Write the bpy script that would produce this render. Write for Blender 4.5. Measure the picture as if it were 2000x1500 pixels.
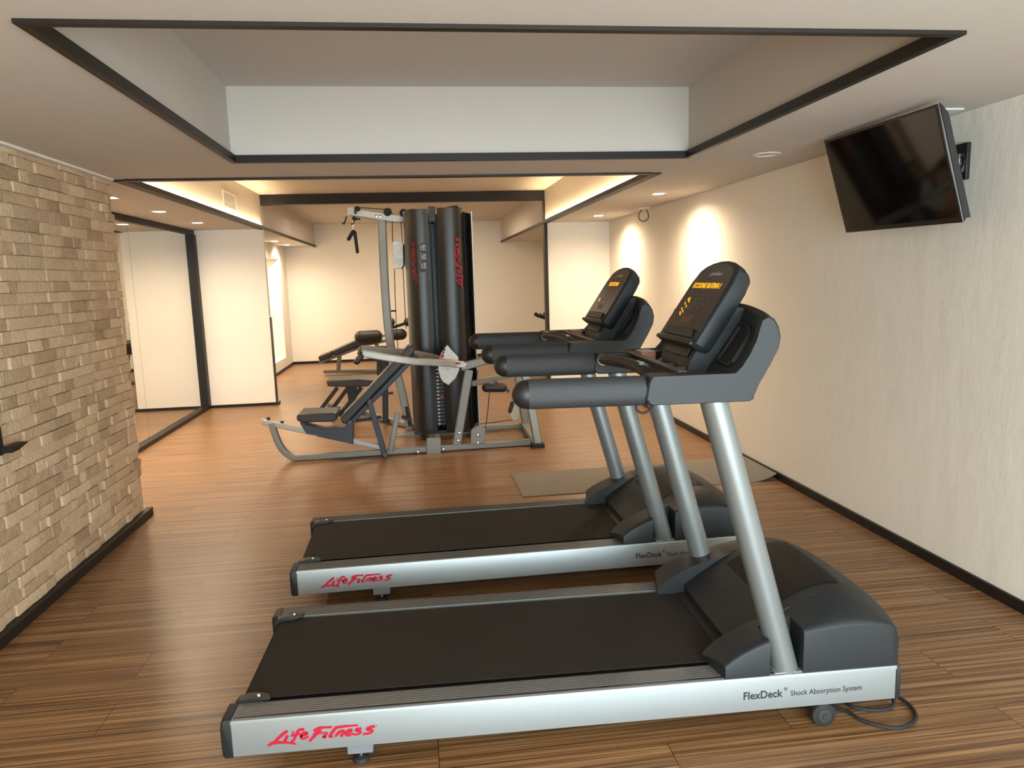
import bpy, math, random
from mathutils import Vector, Matrix, noise
random.seed(7)
R = math.radians
for o in list(bpy.data.objects): bpy.data.objects.remove(o)
SC = bpy.context.scene
COL = SC.collection

# ------------------------------------------------------------------ camera
CAMZ = 1.55
F_PX = 1420.07
PITCH, ROLL, YAW = -0.144925, -0.0311527, 0.1266416
def cam_axes():
    cy, sy, cp, sp = math.cos(YAW), math.sin(YAW), math.cos(PITCH), math.sin(PITCH)
    fw = Vector((sy*cp, cy*cp, sp)); ri = Vector((cy, -sy, 0)); up = ri.cross(fw)
    cr, sr = math.cos(ROLL), math.sin(ROLL)
    return fw, cr*ri + sr*up, -sr*ri + cr*up
FW, RI, UP = cam_axes()
cam = bpy.data.cameras.new('camera'); camo = bpy.data.objects.new('camera', cam); COL.objects.link(camo)
cam.sensor_width = 36; cam.lens = F_PX/2000*36; cam.clip_start = .05; cam.clip_end = 100
m = Matrix.Identity(4)
for i in range(3): m[i][0], m[i][1], m[i][2] = RI[i], UP[i], -FW[i]
m[2][3] = CAMZ
camo.matrix_world = m
SC.camera = camo

# ------------------------------------------------------------------ world, exposure, daylight
SC.view_settings.view_transform = 'Standard'; SC.view_settings.look = 'None'
SC.view_settings.gamma = 1; SC.view_settings.use_curve_mapping = False
SC.view_settings.exposure = 1.25
W = bpy.data.worlds.new('world'); SC.world = W; W.use_nodes = True
W.node_tree.nodes['Background'].inputs[0].default_value = (.80, .92, 1.0, 1)
W.node_tree.nodes['Background'].inputs[1].default_value = 1.0
WARM = (1.0, .80, .57); WARM2 = (1.0, .82, .60); DAY = (.78, .93, 1.0)
def area(name, loc, size, power, color, rot, spread=180):
    l = bpy.data.lights.new(name, 'AREA'); l.shape = 'RECTANGLE'; l.size, l.size_y = size
    l.energy = power; l.color = color; l.spread = R(spread)
    o = bpy.data.objects.new(name, l); o.location = loc; o.rotation_euler = rot; COL.objects.link(o); return o
# daylight through the window behind the camera (its opening is in wall_back)
area('window_daylight', (1.0, -1.75, 1.25), (2.9, 1.9), 128, DAY, (R(90), 0, 0))
area('entrance_ceiling_lamp', (-1.0, -.7, 2.24), (.9, .9), 20, WARM2, (0, 0, 0))  # unseen warm fill light, added behind the camera to warm the stone wall
SPOT_W = 95; REAR_W = 70; LED_STRENGTH = 55.0

# ------------------------------------------------------------------ materials
MATS = {}
def mat(name, col, rough=.5, metal=0., bump=0., bscale=60., var=0., vscale=8., stretch=(1,1,1), spec=.5, coat=0.):
    m = bpy.data.materials.new(name); m.use_nodes = True; nt = m.node_tree; b = nt.nodes['Principled BSDF']
    b.inputs['Roughness'].default_value = rough; b.inputs['Metallic'].default_value = metal
    b.inputs['Specular IOR Level'].default_value = spec; b.inputs['Coat Weight'].default_value = coat
    tc = nt.nodes.new('ShaderNodeTexCoord'); mp = nt.nodes.new('ShaderNodeMapping'); mp.inputs['Scale'].default_value = stretch
    nt.links.new(tc.outputs['Object'], mp.inputs[0])
    n = nt.nodes.new('ShaderNodeTexNoise'); n.inputs['Scale'].default_value = vscale; n.inputs['Detail'].default_value = 4
    nt.links.new(mp.outputs[0], n.inputs['Vector'])
    mix = nt.nodes.new('ShaderNodeMix'); mix.data_type = 'RGBA'
    mix.inputs['A'].default_value = (*[c*(1-var) for c in col], 1); mix.inputs['B'].default_value = (*[min(1, c*(1+var)) for c in col], 1)
    nt.links.new(n.outputs['Fac'], mix.inputs['Factor']); nt.links.new(mix.outputs['Result'], b.inputs['Base Color'])
    if bump:
        n2 = nt.nodes.new('ShaderNodeTexNoise'); n2.inputs['Scale'].default_value = bscale; n2.inputs['Detail'].default_value = 3
        nt.links.new(mp.outputs[0], n2.inputs['Vector'])
        bp = nt.nodes.new('ShaderNodeBump'); bp.inputs['Strength'].default_value = bump; bp.inputs['Distance'].default_value = .01
        nt.links.new(n2.outputs['Fac'], bp.inputs['Height']); nt.links.new(bp.outputs[0], b.inputs['Normal'])
    MATS[name] = m; return m
def emit(name, col, strength):
    m = bpy.data.materials.new(name); m.use_nodes = True; b = m.node_tree.nodes['Principled BSDF']
    b.inputs['Base Color'].default_value = (*[c*.3 for c in col], 1)
    b.inputs['Emission Color'].default_value = (*col, 1); b.inputs['Emission Strength'].default_value = strength; return m
M_wall = mat('wall_paint', (.82, .78, .70), .75, bump=.15, bscale=30, var=.02, spec=.3)
M_ceil = mat('ceiling_paint', (.60, .55, .485), .85, bump=.05, bscale=40, var=.02, spec=.2)
M_trimdark = mat('dark_trim', (.014, .010, .008), .5, spec=.3, var=.3, vscale=20)
M_plastic = mat('charcoal_plastic', (.013, .0155, .0175), .5, bump=.12, bscale=900, var=.06, spec=.4)
M_plastic2 = mat('black_plastic', (.010, .010, .010), .45, bump=.1, bscale=900, var=.05)
M_grip = mat('grip_foam', (.034, .037, .040), .5, bump=.35, bscale=600, var=.12, vscale=60)
M_alu = mat('brushed_aluminium', (.265, .285, .285), .42, .5, bump=.02, bscale=300, var=.03, stretch=(.05, 1, 1))
M_ribs = mat('ribbed_rail_top', (.050, .040, .034), .35, .4, var=.15, stretch=(.1, 4, 1))
M_pole = mat('silver_pole_paint', (.26, .285, .285), .36, .6, var=.02)
M_belt = mat('belt_rubber', (.019, .0145, .011), .85, spec=.25, bump=.2, bscale=1500, var=.1, vscale=4)
M_rubber = mat('black_rubber', (.012, .012, .013), .7, var=.1)
M_face = mat('console_face_film', (.022, .017, .014), .32, var=.1)
M_inlay = mat('hood_inlay_film', (.008, .006, .005), .6, spec=.25)
M_grey = mat('grey_painted_bracket', (.17, .18, .20), .5, var=.05)
M_chrome = mat('chrome', (.75, .75, .75), .15, 1., var=.03)
M_red = mat('red_logo_print', (.42, .004, .025), .5, var=.05)
M_ink = mat('dark_ink_print', (.015, .015, .018), .5)
M_white = mat('white_print', (.55, .55, .52), .5)
M_gridprint = mat('grey_button_print', (.10, .085, .075), .5)
M_redprint = mat('red_button_print', (.22, .045, .03), .5)
M_led = emit('amber_led', (1.0, .42, .01), .62)
M_frame = mat('silver_grey_frame_paint', (.235, .23, .205), .45, .35, bump=.05, bscale=200, var=.12, vscale=6)
M_frame2 = mat('pale_worn_paint_and_highlight', (.44, .43, .385), .42, .35, bump=.05, bscale=200, var=.12, vscale=10)  # also colours the painted highlight along the shroud edge
M_slate = mat('slate_carriage_paint', (.045, .055, .075), .5, .1, var=.1)
M_pad = mat('black_vinyl_pad', (.022, .020, .019), .42, bump=.15, bscale=400, var=.15)
M_shroud = mat('glossy_dark_shroud', (.016, .015, .014), .34, .0, var=.1, spec=.45, coat=.0)
M_plate = mat('weight_plate_iron', (.05, .05, .05), .5, .4, var=.2)
M_worn = mat('scuffed_white_plate', (.62, .61, .56), .5, .2, bump=.1, bscale=120, var=.3, vscale=40)
M_mirror = mat('mirror_glass', (.80, .80, .76), .015, 1.)
M_screen = mat('dark_screen_glass', (.004, .0035, .003), .06, spec=.4)
M_bezel = mat('glossy_black_bezel', (.010, .010, .011), .25)
M_tvside = mat('grey_black_plastic', (.03, .03, .033), .5)
M_matgrey = mat('grey_foam_mat', (.20, .175, .145), .85, bump=.3, bscale=300, var=.08)
M_vent = mat('vent_white', (.72, .70, .64), .6)
M_ventdark = mat('vent_slot', (.05, .045, .04), .8)
M_ledstrip = emit('warm_led_strip', (1.0, .74, .42), LED_STRENGTH)
M_lens = emit('downlight_lens', (1.0, .86, .66), 14)
M_lensoff = mat('downlight_lens_off', (.6, .58, .54), .4)
M_yellow = mat('yellow_card', (.60, .45, .14), .6, var=.1)
M_brownlabel = mat('brown_label', (.30, .12, .06), .5)

def plaster():
    m = mat('rough_plaster', (.84, .79, .69), .7, var=.03, vscale=2, spec=.3)
    nt = m.node_tree; b = nt.nodes['Principled BSDF']; tc = nt.nodes.new('ShaderNodeTexCoord')
    mp = nt.nodes.new('ShaderNodeMapping'); mp.inputs['Scale'].default_value = (1, 1, .45)
    nt.links.new(tc.outputs['Object'], mp.inputs[0])
    n1 = nt.nodes.new('ShaderNodeTexNoise'); n1.inputs['Scale'].default_value = 7; n1.inputs['Detail'].default_value = 5; n1.inputs['Roughness'].default_value = .55
    n2 = nt.nodes.new('ShaderNodeTexVoronoi'); n2.inputs['Scale'].default_value = 5
    nt.links.new(mp.outputs[0], n1.inputs['Vector']); nt.links.new(mp.outputs[0], n2.inputs['Vector'])
    r = nt.nodes.new('ShaderNodeMapRange'); r.inputs['From Min'].default_value = 0; r.inputs['From Max'].default_value = .14
    r.inputs['To Min'].default_value = 1; r.inputs['To Max'].default_value = 0
    nt.links.new(n2.outputs['Distance'], r.inputs['Value'])
    a = nt.nodes.new('ShaderNodeMath'); a.operation = 'MULTIPLY_ADD'; a.inputs[1].default_value = .10
    nt.links.new(r.outputs[0], a.inputs[0]); nt.links.new(n1.outputs['Fac'], a.inputs[2])
    bp = nt.nodes.new('ShaderNodeBump'); bp.inputs['Strength'].default_value = .24; bp.inputs['Distance'].default_value = .022
    nt.links.new(a.outputs[0], bp.inputs['Height']); nt.links.new(bp.outputs[0], b.inputs['Normal'])
    return m
M_plaster = plaster()

def floor_mat():
    m = bpy.data.materials.new('striped_wood_laminate'); m.use_nodes = True; nt = m.node_tree; b = nt.nodes['Principled BSDF']
    tc = nt.nodes.new('ShaderNodeTexCoord')
    br = nt.nodes.new('ShaderNodeTexBrick'); br.offset = .37; br.inputs['Scale'].default_value = 1
    br.inputs['Brick Width'].default_value = 1.2; br.inputs['Row Height'].default_value = .195; br.inputs['Mortar Size'].default_value = .0014
    br.inputs['Mortar Smooth'].default_value = 0; br.inputs['Bias'].default_value = 0
    br.inputs['Color1'].default_value = (0, 0, 0, 1); br.inputs['Color2'].default_value = (1, 1, 1, 1); br.inputs['Mortar'].default_value = (.5, .5, .5, 1)
    nt.links.new(tc.outputs['Object'], br.inputs['Vector'])
    # shift the stripes from board to board
    sh = nt.nodes.new('ShaderNodeVectorMath'); sh.operation = 'MULTIPLY_ADD'; sh.inputs[1].default_value = (7, 0, 3)
    nt.links.new(br.outputs['Color'], sh.inputs[0]); nt.links.new(tc.outputs['Object'], sh.inputs[2])
    def streak(sc, det, rough):
        mp = nt.nodes.new('ShaderNodeMapping'); mp.inputs['Scale'].default_value = sc
        n = nt.nodes.new('ShaderNodeTexNoise'); n.inputs['Scale'].default_value = 1; n.inputs['Detail'].default_value = det; n.inputs['Roughness'].default_value = rough
        nt.links.new(sh.outputs[0], mp.inputs[0]); nt.links.new(mp.outputs[0], n.inputs['Vector']); return n
    a = streak((1.3, 125, 1), 2, .4); c = streak((.9, 60, 1), 1, .5)
    ad = nt.nodes.new('ShaderNodeMath'); ad.operation = 'MULTIPLY_ADD'; ad.inputs[1].default_value = .35
    nt.links.new(c.outputs['Fac'], ad.inputs[0]); nt.links.new(a.outputs['Fac'], ad.inputs[2])
    cr = nt.nodes.new('ShaderNodeValToRGB'); e = cr.color_ramp.elements
    e[0].position = .46; e[0].color = (.088, .038, .014, 1); e[1].position = .90; e[1].color = (.36, .20, .088, 1)
    x = e.new(.68); x.color = (.205, .102, .042, 1)
    nt.links.new(ad.outputs[0], cr.inputs[0])
    mx = nt.nodes.new('ShaderNodeMix'); mx.data_type = 'RGBA'; mx.inputs['B'].default_value = (.035, .016, .008, 1)
    nt.links.new(br.outputs['Fac'], mx.inputs['Factor']); nt.links.new(cr.outputs[0], mx.inputs['A'])
    nt.links.new(mx.outputs['Result'], b.inputs['Base Color'])
    b.inputs['Roughness'].default_value = .36; b.inputs['Specular IOR Level'].default_value = .45
    bp = nt.nodes.new('ShaderNodeBump'); bp.inputs['Strength'].default_value = .25; bp.inputs['Distance'].default_value = .002
    nt.links.new(ad.outputs[0], bp.inputs['Height']); nt.links.new(bp.outputs[0], b.inputs['Normal'])
    return m
M_floor = floor_mat()

def stone_mat():
    m = bpy.data.materials.new('split_travertine'); m.use_nodes = True; nt = m.node_tree; b = nt.nodes['Principled BSDF']
    tc = nt.nodes.new('ShaderNodeTexCoord'); at = nt.nodes.new('ShaderNodeAttribute'); at.attribute_name = 'tone'
    n = nt.nodes.new('ShaderNodeTexNoise'); n.inputs['Scale'].default_value = 18; n.inputs['Detail'].default_value = 7; n.inputs['Roughness'].default_value = .65
    nt.links.new(tc.outputs['Object'], n.inputs['Vector'])
    s = nt.nodes.new('ShaderNodeMath'); s.operation = 'MULTIPLY_ADD'; s.inputs[1].default_value = .45
    nt.links.new(n.outputs['Fac'], s.inputs[0]); nt.links.new(at.outputs['Fac'], s.inputs[2])
    cr = nt.nodes.new('ShaderNodeValToRGB'); e = cr.color_ramp.elements
    e[0].position = .15; e[0].color = (.32, .21, .125, 1); e[1].position = 1.0; e[1].color = (.72, .54, .355, 1)
    x = e.new(.55); x.color = (.55, .395, .25, 1)
    nt.links.new(s.outputs[0], cr.inputs[0]); nt.links.new(cr.outputs[0], b.inputs['Base Color'])
    b.inputs['Roughness'].default_value = .85
    n2 = nt.nodes.new('ShaderNodeTexNoise'); n2.inputs['Scale'].default_value = 55; n2.inputs['Detail'].default_value = 6
    nt.links.new(tc.outputs['Object'], n2.inputs['Vector'])
    bp = nt.nodes.new('ShaderNodeBump'); bp.inputs['Strength'].default_value = .6; bp.inputs['Distance'].default_value = .012
    nt.links.new(n2.outputs['Fac'], bp.inputs['Height']); nt.links.new(bp.outputs[0], b.inputs['Normal'])
    return m
M_stone = stone_mat()

# ------------------------------------------------------------------ mesh helpers
class MB:
    def __init__(s): s.v = []; s.f = []; s.tone = None
    def add(s, vs, fs):
        k = len(s.v); s.v += [Vector(x) for x in vs]; s.f += [tuple(i+k for i in f) for f in fs]; return s
    def box(s, x0, x1, y0, y1, z0, z1):
        vs = [(x, y, z) for z in (z0, z1) for y in (y0, y1) for x in (x0, x1)]
        return s.add(vs, [(0, 2, 3, 1), (4, 5, 7, 6), (0, 1, 5, 4), (2, 6, 7, 3), (0, 4, 6, 2), (1, 3, 7, 5)])
    def loft(s, rings, cap=True, closed=False):
        n = len(rings[0]); vs = [p for r in rings for p in r]; fs = []
        N = len(rings)
        for i in range(N if closed else N-1):
            a, b = i*n, ((i+1) % N)*n
            for j in range(n): fs.append((a+j, a+(j+1) % n, b+(j+1) % n, b+j))
        if cap and not closed: fs += [tuple(range(n))[::-1], tuple(range((N-1)*n, N*n))]
        return s.add(vs, fs)
    def prism(s, poly, a, b, axis='y', skew=None):
        def p(q, t):
            return {'y': (q[0], t, q[1]), 'z': (q[0], q[1], t), 'x': (t, q[0], q[1])}[axis]
        return s.loft([[p(q, a) for q in poly], [p(q, b) for q in (skew or poly)]])
    def tube(s, pts, r, n=14, cap=True, smooth=0, dome=False, ry=None):
        pts = [Vector(p) for p in pts]
        if smooth: pts = catmull(pts, smooth)
        rings = []; rr = r if isinstance(r, (list, tuple)) else [r]*len(pts)
        nrm = None
        for i, p in enumerate(pts):
            t = (pts[min(i+1, len(pts)-1)] - pts[max(i-1, 0)]).normalized()
            if nrm is None:
                nrm = t.orthogonal().normalized()
            nrm = (nrm - t*nrm.dot(t)).normalized(); bi = t.cross(nrm)
            rings.append([p + nrm*math.cos(2*math.pi*j/n)*rr[i] + bi*math.sin(2*math.pi*j/n)*rr[i] for j in range(n)])
        return s.loft(rings, cap)
    def rtube(s, pts, a, b, ref=(0, 1, 0), ch=.12, closed=False):
        """rectangular section: a along ref, b across it"""
        pts = [Vector(p) for p in pts]; ref = Vector(ref).normalized(); rings = []
        for i, p in enumerate(pts):
            if closed: d0 = (p-pts[i-1]).normalized(); d1 = (pts[(i+1) % len(pts)]-p).normalized()
            else:
                d1 = (pts[min(i+1, len(pts)-1)]-p); d0 = (p-pts[max(i-1, 0)])
                if d1.length == 0: d1 = d0
                if d0.length == 0: d0 = d1
                d0 = d0.normalized(); d1 = d1.normalized()
            t = (d0+d1).normalized(); k = 1/max(.35, t.dot(d0))
            rf = (ref - t*ref.dot(t)).normalized(); sd = t.cross(rf)
            c = ch*min(a, b); A, B = a/2, b/2
            sec = [(-A+c, -B), (A-c, -B), (A, -B+c), (A, B-c), (A-c, B), (-A+c, B), (-A, B-c), (-A, -B+c)]
            rings.append([p + rf*x + sd*y*k for x, y in sec])
        return s.loft(rings, True, closed)
    def cyl(s, c0, c1, r, n=20): return s.tube([c0, c1], r, n)
    def capsule(s, c0, c1, rad, n=20, end0=True, end1=True, k=6):
        c0, c1 = Vector(c0), Vector(c1); t = (c1-c0).normalized(); pts = []; rs = []
        if end0:
            for i in range(k):
                a = math.pi/2*i/k; pts.append(c0 + t*rad*(1-math.cos(math.pi/2-a) if 0 else 0) - t*rad*math.cos(a)); rs.append(max(rad*math.sin(a), .0005))
        pts.append(c0); rs.append(rad); pts.append(c1); rs.append(rad)
        if end1:
            for i in range(1, k+1):
                a = math.pi/2*i/k; pts.append(c1 + t*rad*math.sin(a)); rs.append(max(rad*math.cos(a), .0005))
        nrm = t.orthogonal().normalized(); bi = t.cross(nrm)
        return s.loft([[p + nrm*math.cos(2*math.pi*j/n)*r + bi*math.sin(2*math.pi*j/n)*r for j in range(n)] for p, r in zip(pts, rs)])
    def lathe(s, prof, c, axis, n=24):
        ax = Vector(axis).normalized(); o = ax.orthogonal().normalized(); bi = ax.cross(o); c = Vector(c)
        return s.loft([[c + ax*h + o*r*math.cos(2*math.pi*j/n) + bi*r*math.sin(2*math.pi*j/n) for j in range(n)] for r, h in prof])
    def grid(s, P, nu, nv):
        vs = [P(i, j) for i in range(nu) for j in range(nv)]
        return s.add(vs, [(i*nv+j, (i+1)*nv+j, (i+1)*nv+j+1, i*nv+j+1) for i in range(nu-1) for j in range(nv-1)])
    def build(s, name, material, parent=None, bevel=0, angle=35, seg=2, origin=None):
        me = bpy.data.meshes.new(name)
        off = Vector((0, 0, 0))
        if origin is not None: off = Vector(origin)
        me.from_pydata([v-off for v in s.v], [], s.f); me.update()
        import bmesh
        bm = bmesh.new(); bm.from_mesh(me)
        if not s.tone: bmesh.ops.recalc_face_normals(bm, faces=bm.faces)
        bm.to_mesh(me); bm.free()
        if s.tone:
            at = me.attributes.new('tone', 'FLOAT', 'FACE'); at.data.foreach_set('value', s.tone)
        me.materials.append(material)
        me.polygons.foreach_set('use_smooth', [True]*len(me.polygons)); me.set_sharp_from_angle(angle=R(angle))
        o = bpy.data.objects.new(name, me); COL.objects.link(o)
        if parent is not None: o.parent = parent
        if origin is not None and parent is None: o.location = origin
        if bevel:
            b = o.modifiers.new('bevel', 'BEVEL'); b.width = bevel; b.segments = seg; b.limit_method = 'ANGLE'; b.angle_limit = R(40)
            b.harden_normals = False
        return o
def catmull(pts, k):
    out = []; P = [Vector(p) for p in pts]; P = [P[0]*2-P[1]]+P+[P[-1]*2-P[-2]]
    for i in range(1, len(P)-2):
        a, b, c, d = P[i-1:i+3]
        for j in range(k):
            t = j/k
            out.append(.5*((2*b)+(c-a)*t+(2*a-5*b+4*c-d)*t*t+(3*b-a-3*c+d)*t**3))
    out.append(P[-2]); return out
def arc(c, r, a0, a1, n): return [(c[0]+r*math.cos(R(a0+(a1-a0)*i/n)), c[1]+r*math.sin(R(a0+(a1-a0)*i/n))) for i in range(n+1)]
def tag(o, label, cat, group=None):
    o['label'] = label; o['category'] = cat
    if group: o['group'] = group
    return o
def empty(name, loc, rz=0, label=None, cat=None, group=None):
    o = bpy.data.objects.new(name, None); o.location = loc; o.rotation_euler.z = rz; o.empty_display_size = .1; COL.objects.link(o)
    if label: tag(o, label, cat, group)
    return o
def struct(o): o['kind'] = 'structure'; return o
def copy_tree(o, parent=None):
    c = o.copy(); COL.objects.link(c)
    if parent is not None: c.parent = parent
    for ch in [x for x in bpy.data.objects if x.parent == o]: copy_tree(ch, c)
    return c
def text_obj(name, body, size, mtx, material, parent, extrude=.0004, shear=0, sx=1, align='LEFT', bold=0, origin=None):
    cu = bpy.data.curves.new(name, 'FONT'); cu.body = body; cu.size = size; cu.extrude = extrude; cu.shear = shear; cu.align_x = align; cu.offset = bold
    cu.resolution_u = 4
    t = bpy.data.objects.new(name, cu); COL.objects.link(t); bpy.context.view_layer.update()
    me = bpy.data.meshes.new_from_object(t.evaluated_get(bpy.context.evaluated_depsgraph_get()))
    bpy.data.objects.remove(t); me.name = name
    me.transform(mtx @ Matrix.Diagonal((sx, 1, 1, 1)))
    if origin is not None: me.transform(Matrix.Translation(-Vector(origin)))
    me.materials.clear(); me.materials.append(material)
    o = bpy.data.objects.new(name, me); COL.objects.link(o)
    if parent is not None: o.parent = parent
    return o
def frame_mtx(o, x, y):
    x = Vector(x).normalized(); y = Vector(y).normalized(); z = x.cross(y); m = Matrix.Identity(4)
    for i in range(3): m[i][0], m[i][1], m[i][2], m[i][3] = x[i], y[i], z[i], o[i]
    return m
# hand-drawn script logo, strokes in a 1130 x 225 field
LOGO = [
    ([(215, 172), (170, 138), (110, 80), (50, 22), (3, 0)], 17), ([(25, 22), (115, 38), (205, 40), (290, 28)], 15),
    ([(212, 125), (196, 88), (180, 65), (200, 62)], 15), ([(258, 152), (280, 160)], 15),
    ([(385, 190), (345, 192), (312, 160), (282, 92), (262, 58), (240, 62)], 16), ([(245, 118), (310, 135), (370, 146)], 12),
    ([(340, 112), (395, 135), (408, 158), (372, 152), (342, 110), (368, 88), (425, 118)], 14),
    ([(478, 180), (545, 218), (668, 232)], 16), ([(550, 205), (490, 135), (428, 62)], 20), ([(468, 140), (530, 158), (590, 168)], 13),
    ([(618, 170), (584, 130), (572, 112), (604, 122)], 15),
    ([(718, 240), (652, 150), (638, 122), (670, 126)], 16), ([(700, 226), (800, 245), (935, 262)], 14),
    ([(742, 188), (694, 122)], 14), ([(700, 140), (762, 190), (790, 182), (752, 138), (775, 136)], 14),
    ([(800, 160), (852, 185), (862, 206), (826, 196), (798, 158), (822, 140), (888, 168)], 14),
    ([(968, 228), (920, 216), (914, 198), (956, 192), (938, 164), (880, 152)], 14),
    ([(1108, 258), (1040, 236), (1028, 214), (1078, 208), (1056, 178), (978, 162)], 15), ([(1122, 262), (1130, 268)], 6)]
def logo(name, mtx, width, material, parent, th=.0006, origin=None, wk=1.0, strokes=None):
    mb = MB(); k = width/1130
    for si, (pts, w) in enumerate(strokes or LOGO):
        P = catmull([Vector((a, b-.13*a, 0)) for a, b in pts], 4)
        # taper the pen a little at both ends
        L, Rr = [], []
        for i, p in enumerate(P):
            t = (P[min(i+1, len(P)-1)]-P[max(i-1, 0)])
            if t.length < 1e-6: continue
            t.normalize(); nn = Vector((-t.y, t.x, 0)); q = i/(len(P)-1); ww = w*wk*.62*(.72+.28*math.sin(math.pi*min(1, .25+q)))
            L.append(p+nn*ww*.5*1.3); Rr.append(p-nn*ww*.5*1.3)
        n = len(L); vs = [mtx @ (v*k) for v in L+Rr]
        up = (mtx.to_3x3() @ Vector((0, 0, 1))).normalized()*(th+si*.00004)
        vs2 = [v+up for v in vs]
        fs = [(2*n+i, 2*n+i+1, 3*n+i+1, 3*n+i) for i in range(n-1)]
        fs += [(i, i+1, 2*n+i+1, 2*n+i) for i in range(n-1)] + [(n+i+1, n+i, 3*n+i, 3*n+i+1) for i in range(n-1)]
        mb.add(vs+vs2, fs)
    return mb.build(name, material, parent, origin=origin)

# ------------------------------------------------------------------ room
XR, XS, XM, XP, XQ = 2.621, -1.905, -2.747, -1.885, 1.75
YB0, YS, YG, YE = -1.9, 5.12, 9.72, 14.64
H, H1, H2 = 2.26, 2.673, 2.68
C1 = (-1.01, 1.72, 2.164, 4.485); C2 = (-1.885, 1.745, 5.153, YE)
struct(MB().box(-4, 4, YB0-.3, YE+.4, -.1, 0).build('floor', M_floor))
cm = MB()
cm.box(-3.4, 3.4, YB0-.2, C1[2], H, 2.9)
cm.box(-3.4, C1[0], C1[2], C1[3], H, 2.9).box(C1[1], 3.4, C1[2], C1[3], H, 2.9)
cm.box(-3.4, 3.4, C1[3], C2[2], H, 2.9)
cm.box(-3.4, C2[0], C2[2], YE+.2, H, 2.9).box(C2[1], 3.4, C2[2], YE+.2, H, 2.9)
cm.box(C1[0]-.05, C1[1]+.05, C1[2]-.05, C1[3]+.05, H1, 2.95).box(C2[0]-.05, C2[1]+.05, C2[2]-.05, YE+.2, H2, 2.95)
struct(cm.build('ceiling', M_ceil))
struct(MB().box(XR, XR+.2, YB0, YE+.2, 0, H).build('wall_right', M_plaster))
# split-face stone wall on the left
def stone_wall():
    mb = MB(); tones = []
    def brick(p0, du, dv, nrm, w, h, out, tone):
        nu = max(3, int(w/.03)); nv = 3
        seed = Vector((random.random()*50, random.random()*50, 0))
        tu, tv = random.uniform(-.006, .006), random.uniform(-.003, .003)
        k0 = len(mb.f)
        def P(i, j):
            a, b = i/(nu-1), j/(nv-1)
            e = noise.noise(seed+Vector((a*w*28, b*h*28, 0)))*.0045 + tu*(a-.5) + tv*(b-.5)
            edge = .004 if (i in (0, nu-1) or j in (0, nv-1)) else 0
            g = .0022
            return p0 + du*(g+(w-2*g)*a) + dv*(g+(h-2*g)*b) + nrm*(out+e-edge)
        mb.grid(P, nu, nv)
        k = len(mb.v); base = k-nu*nv
        ring = [base+i*nv for i in range(nu)] + [base+(nu-1)*nv+j for j in range(1, nv)] + [base+i*nv+nv-1 for i in range(nu-2, -1, -1)] + [base+j for j in range(nv-2, 0, -1)]
        for q in ring: mb.v.append(mb.v[q] - nrm*(out+.02))
        n = len(ring)
        for i in range(n): mb.f.append((ring[i], ring[(i+1) % n], k+(i+1) % n, k+i))
        tones.extend([tone]*(len(mb.f)-k0))
    z = .055
    while z < H-.012:
        h = random.uniform(.054, .068)
        if z+h > H-.03: h = H-.012-z
        for side in (0, 1):
            y = -.2+random.uniform(-.1, 0) if side == 0 else 0
            lim = YS if side == 0 else .30
            while y < lim-.01:
                w = random.choice((.07, .1, .12, .14, .17, .2, .26))*random.uniform(.85, 1.15)
                if y+w > lim-.03: w = lim-y
                out = random.choice((0, .003, .006, .009, .012, .015))
                tone = min(.6, max(.05, random.gauss(.34, .14)))
                if side == 0: brick(Vector((XS-.022, y, z)), Vector((0, 1, 0)), Vector((0, 0, 1)), Vector((1, 0, 0)), w, h, out+.004, tone)
                else: brick(Vector((XS-.022-y, YS-.02, z)), Vector((-1, 0, 0)), Vector((0, 0, 1)), Vector((0, 1, 0)), w, h, out+.004, tone)
                y += w
        z += h
    k0 = len(mb.f); mb.box(XM-.25, XS-.024, YB0, YS-.02, 0, H); tones.extend([.1]*(len(mb.f)-k0))
    mb.tone = tones
    return struct(mb.build('wall_left', M_stone, angle=50))
stone_wall()
struct(MB().box(XM-.25, XM-.004, YS-.02, YG+.1, 0, H).build('wall_alcove', M_wall))
struct(MB().box(XM-.004, XP, YG, YG+.1, 0, H).build('wall_partition_left', M_wall))
struct(MB().box(XQ, XR, YG, YG+.1, 0, H).build('wall_partition_right', M_wall))
# far room: left wall with a lit recess
NX = -2.45; n0, n1, nz0, nz1 = 11.3, 13.9, .22, 2.02
lw = MB().box(NX-.5, NX, YG+.1, n0, 0, H).box(NX-.5, NX, n1, YE, 0, H).box(NX-.5, NX, n0, n1, 0, nz0).box(NX-.5, NX, n0, n1, nz1, H)
lw.box(NX-.6, NX-.5, YG+.1, YE, 0, H)
struct(lw.build('wall_far_left', M_wall))
struct(MB().box(-3.2, 3.2, YE, YE+.2, 0, 2.9).build('wall_far', M_wall))
# back wall with the big window the daylight comes through
bw = MB().box(-3, -.5, YB0-.15, YB0, 0, H).box(2.55, 3, YB0-.15, YB0, 0, H).box(-.5, 2.55, YB0-.15, YB0, 0, .25).box(-.5, 2.55, YB0-.15, YB0, 2.2, H)
struct(bw.build('wall_back', M_wall))
wf = MB()
for x in (-.5, .5, 1.5, 2.51): wf.box(x, x+.04, YB0-.1, YB0-.05, .25, 2.2)
wf.box(-.5, 2.55, YB0-.1, YB0-.05, .25, .29).box(-.5, 2.55, YB0-.1, YB0-.05, 2.16, 2.2)
struct(wf.build('window_1', M_trimdark))
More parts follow.
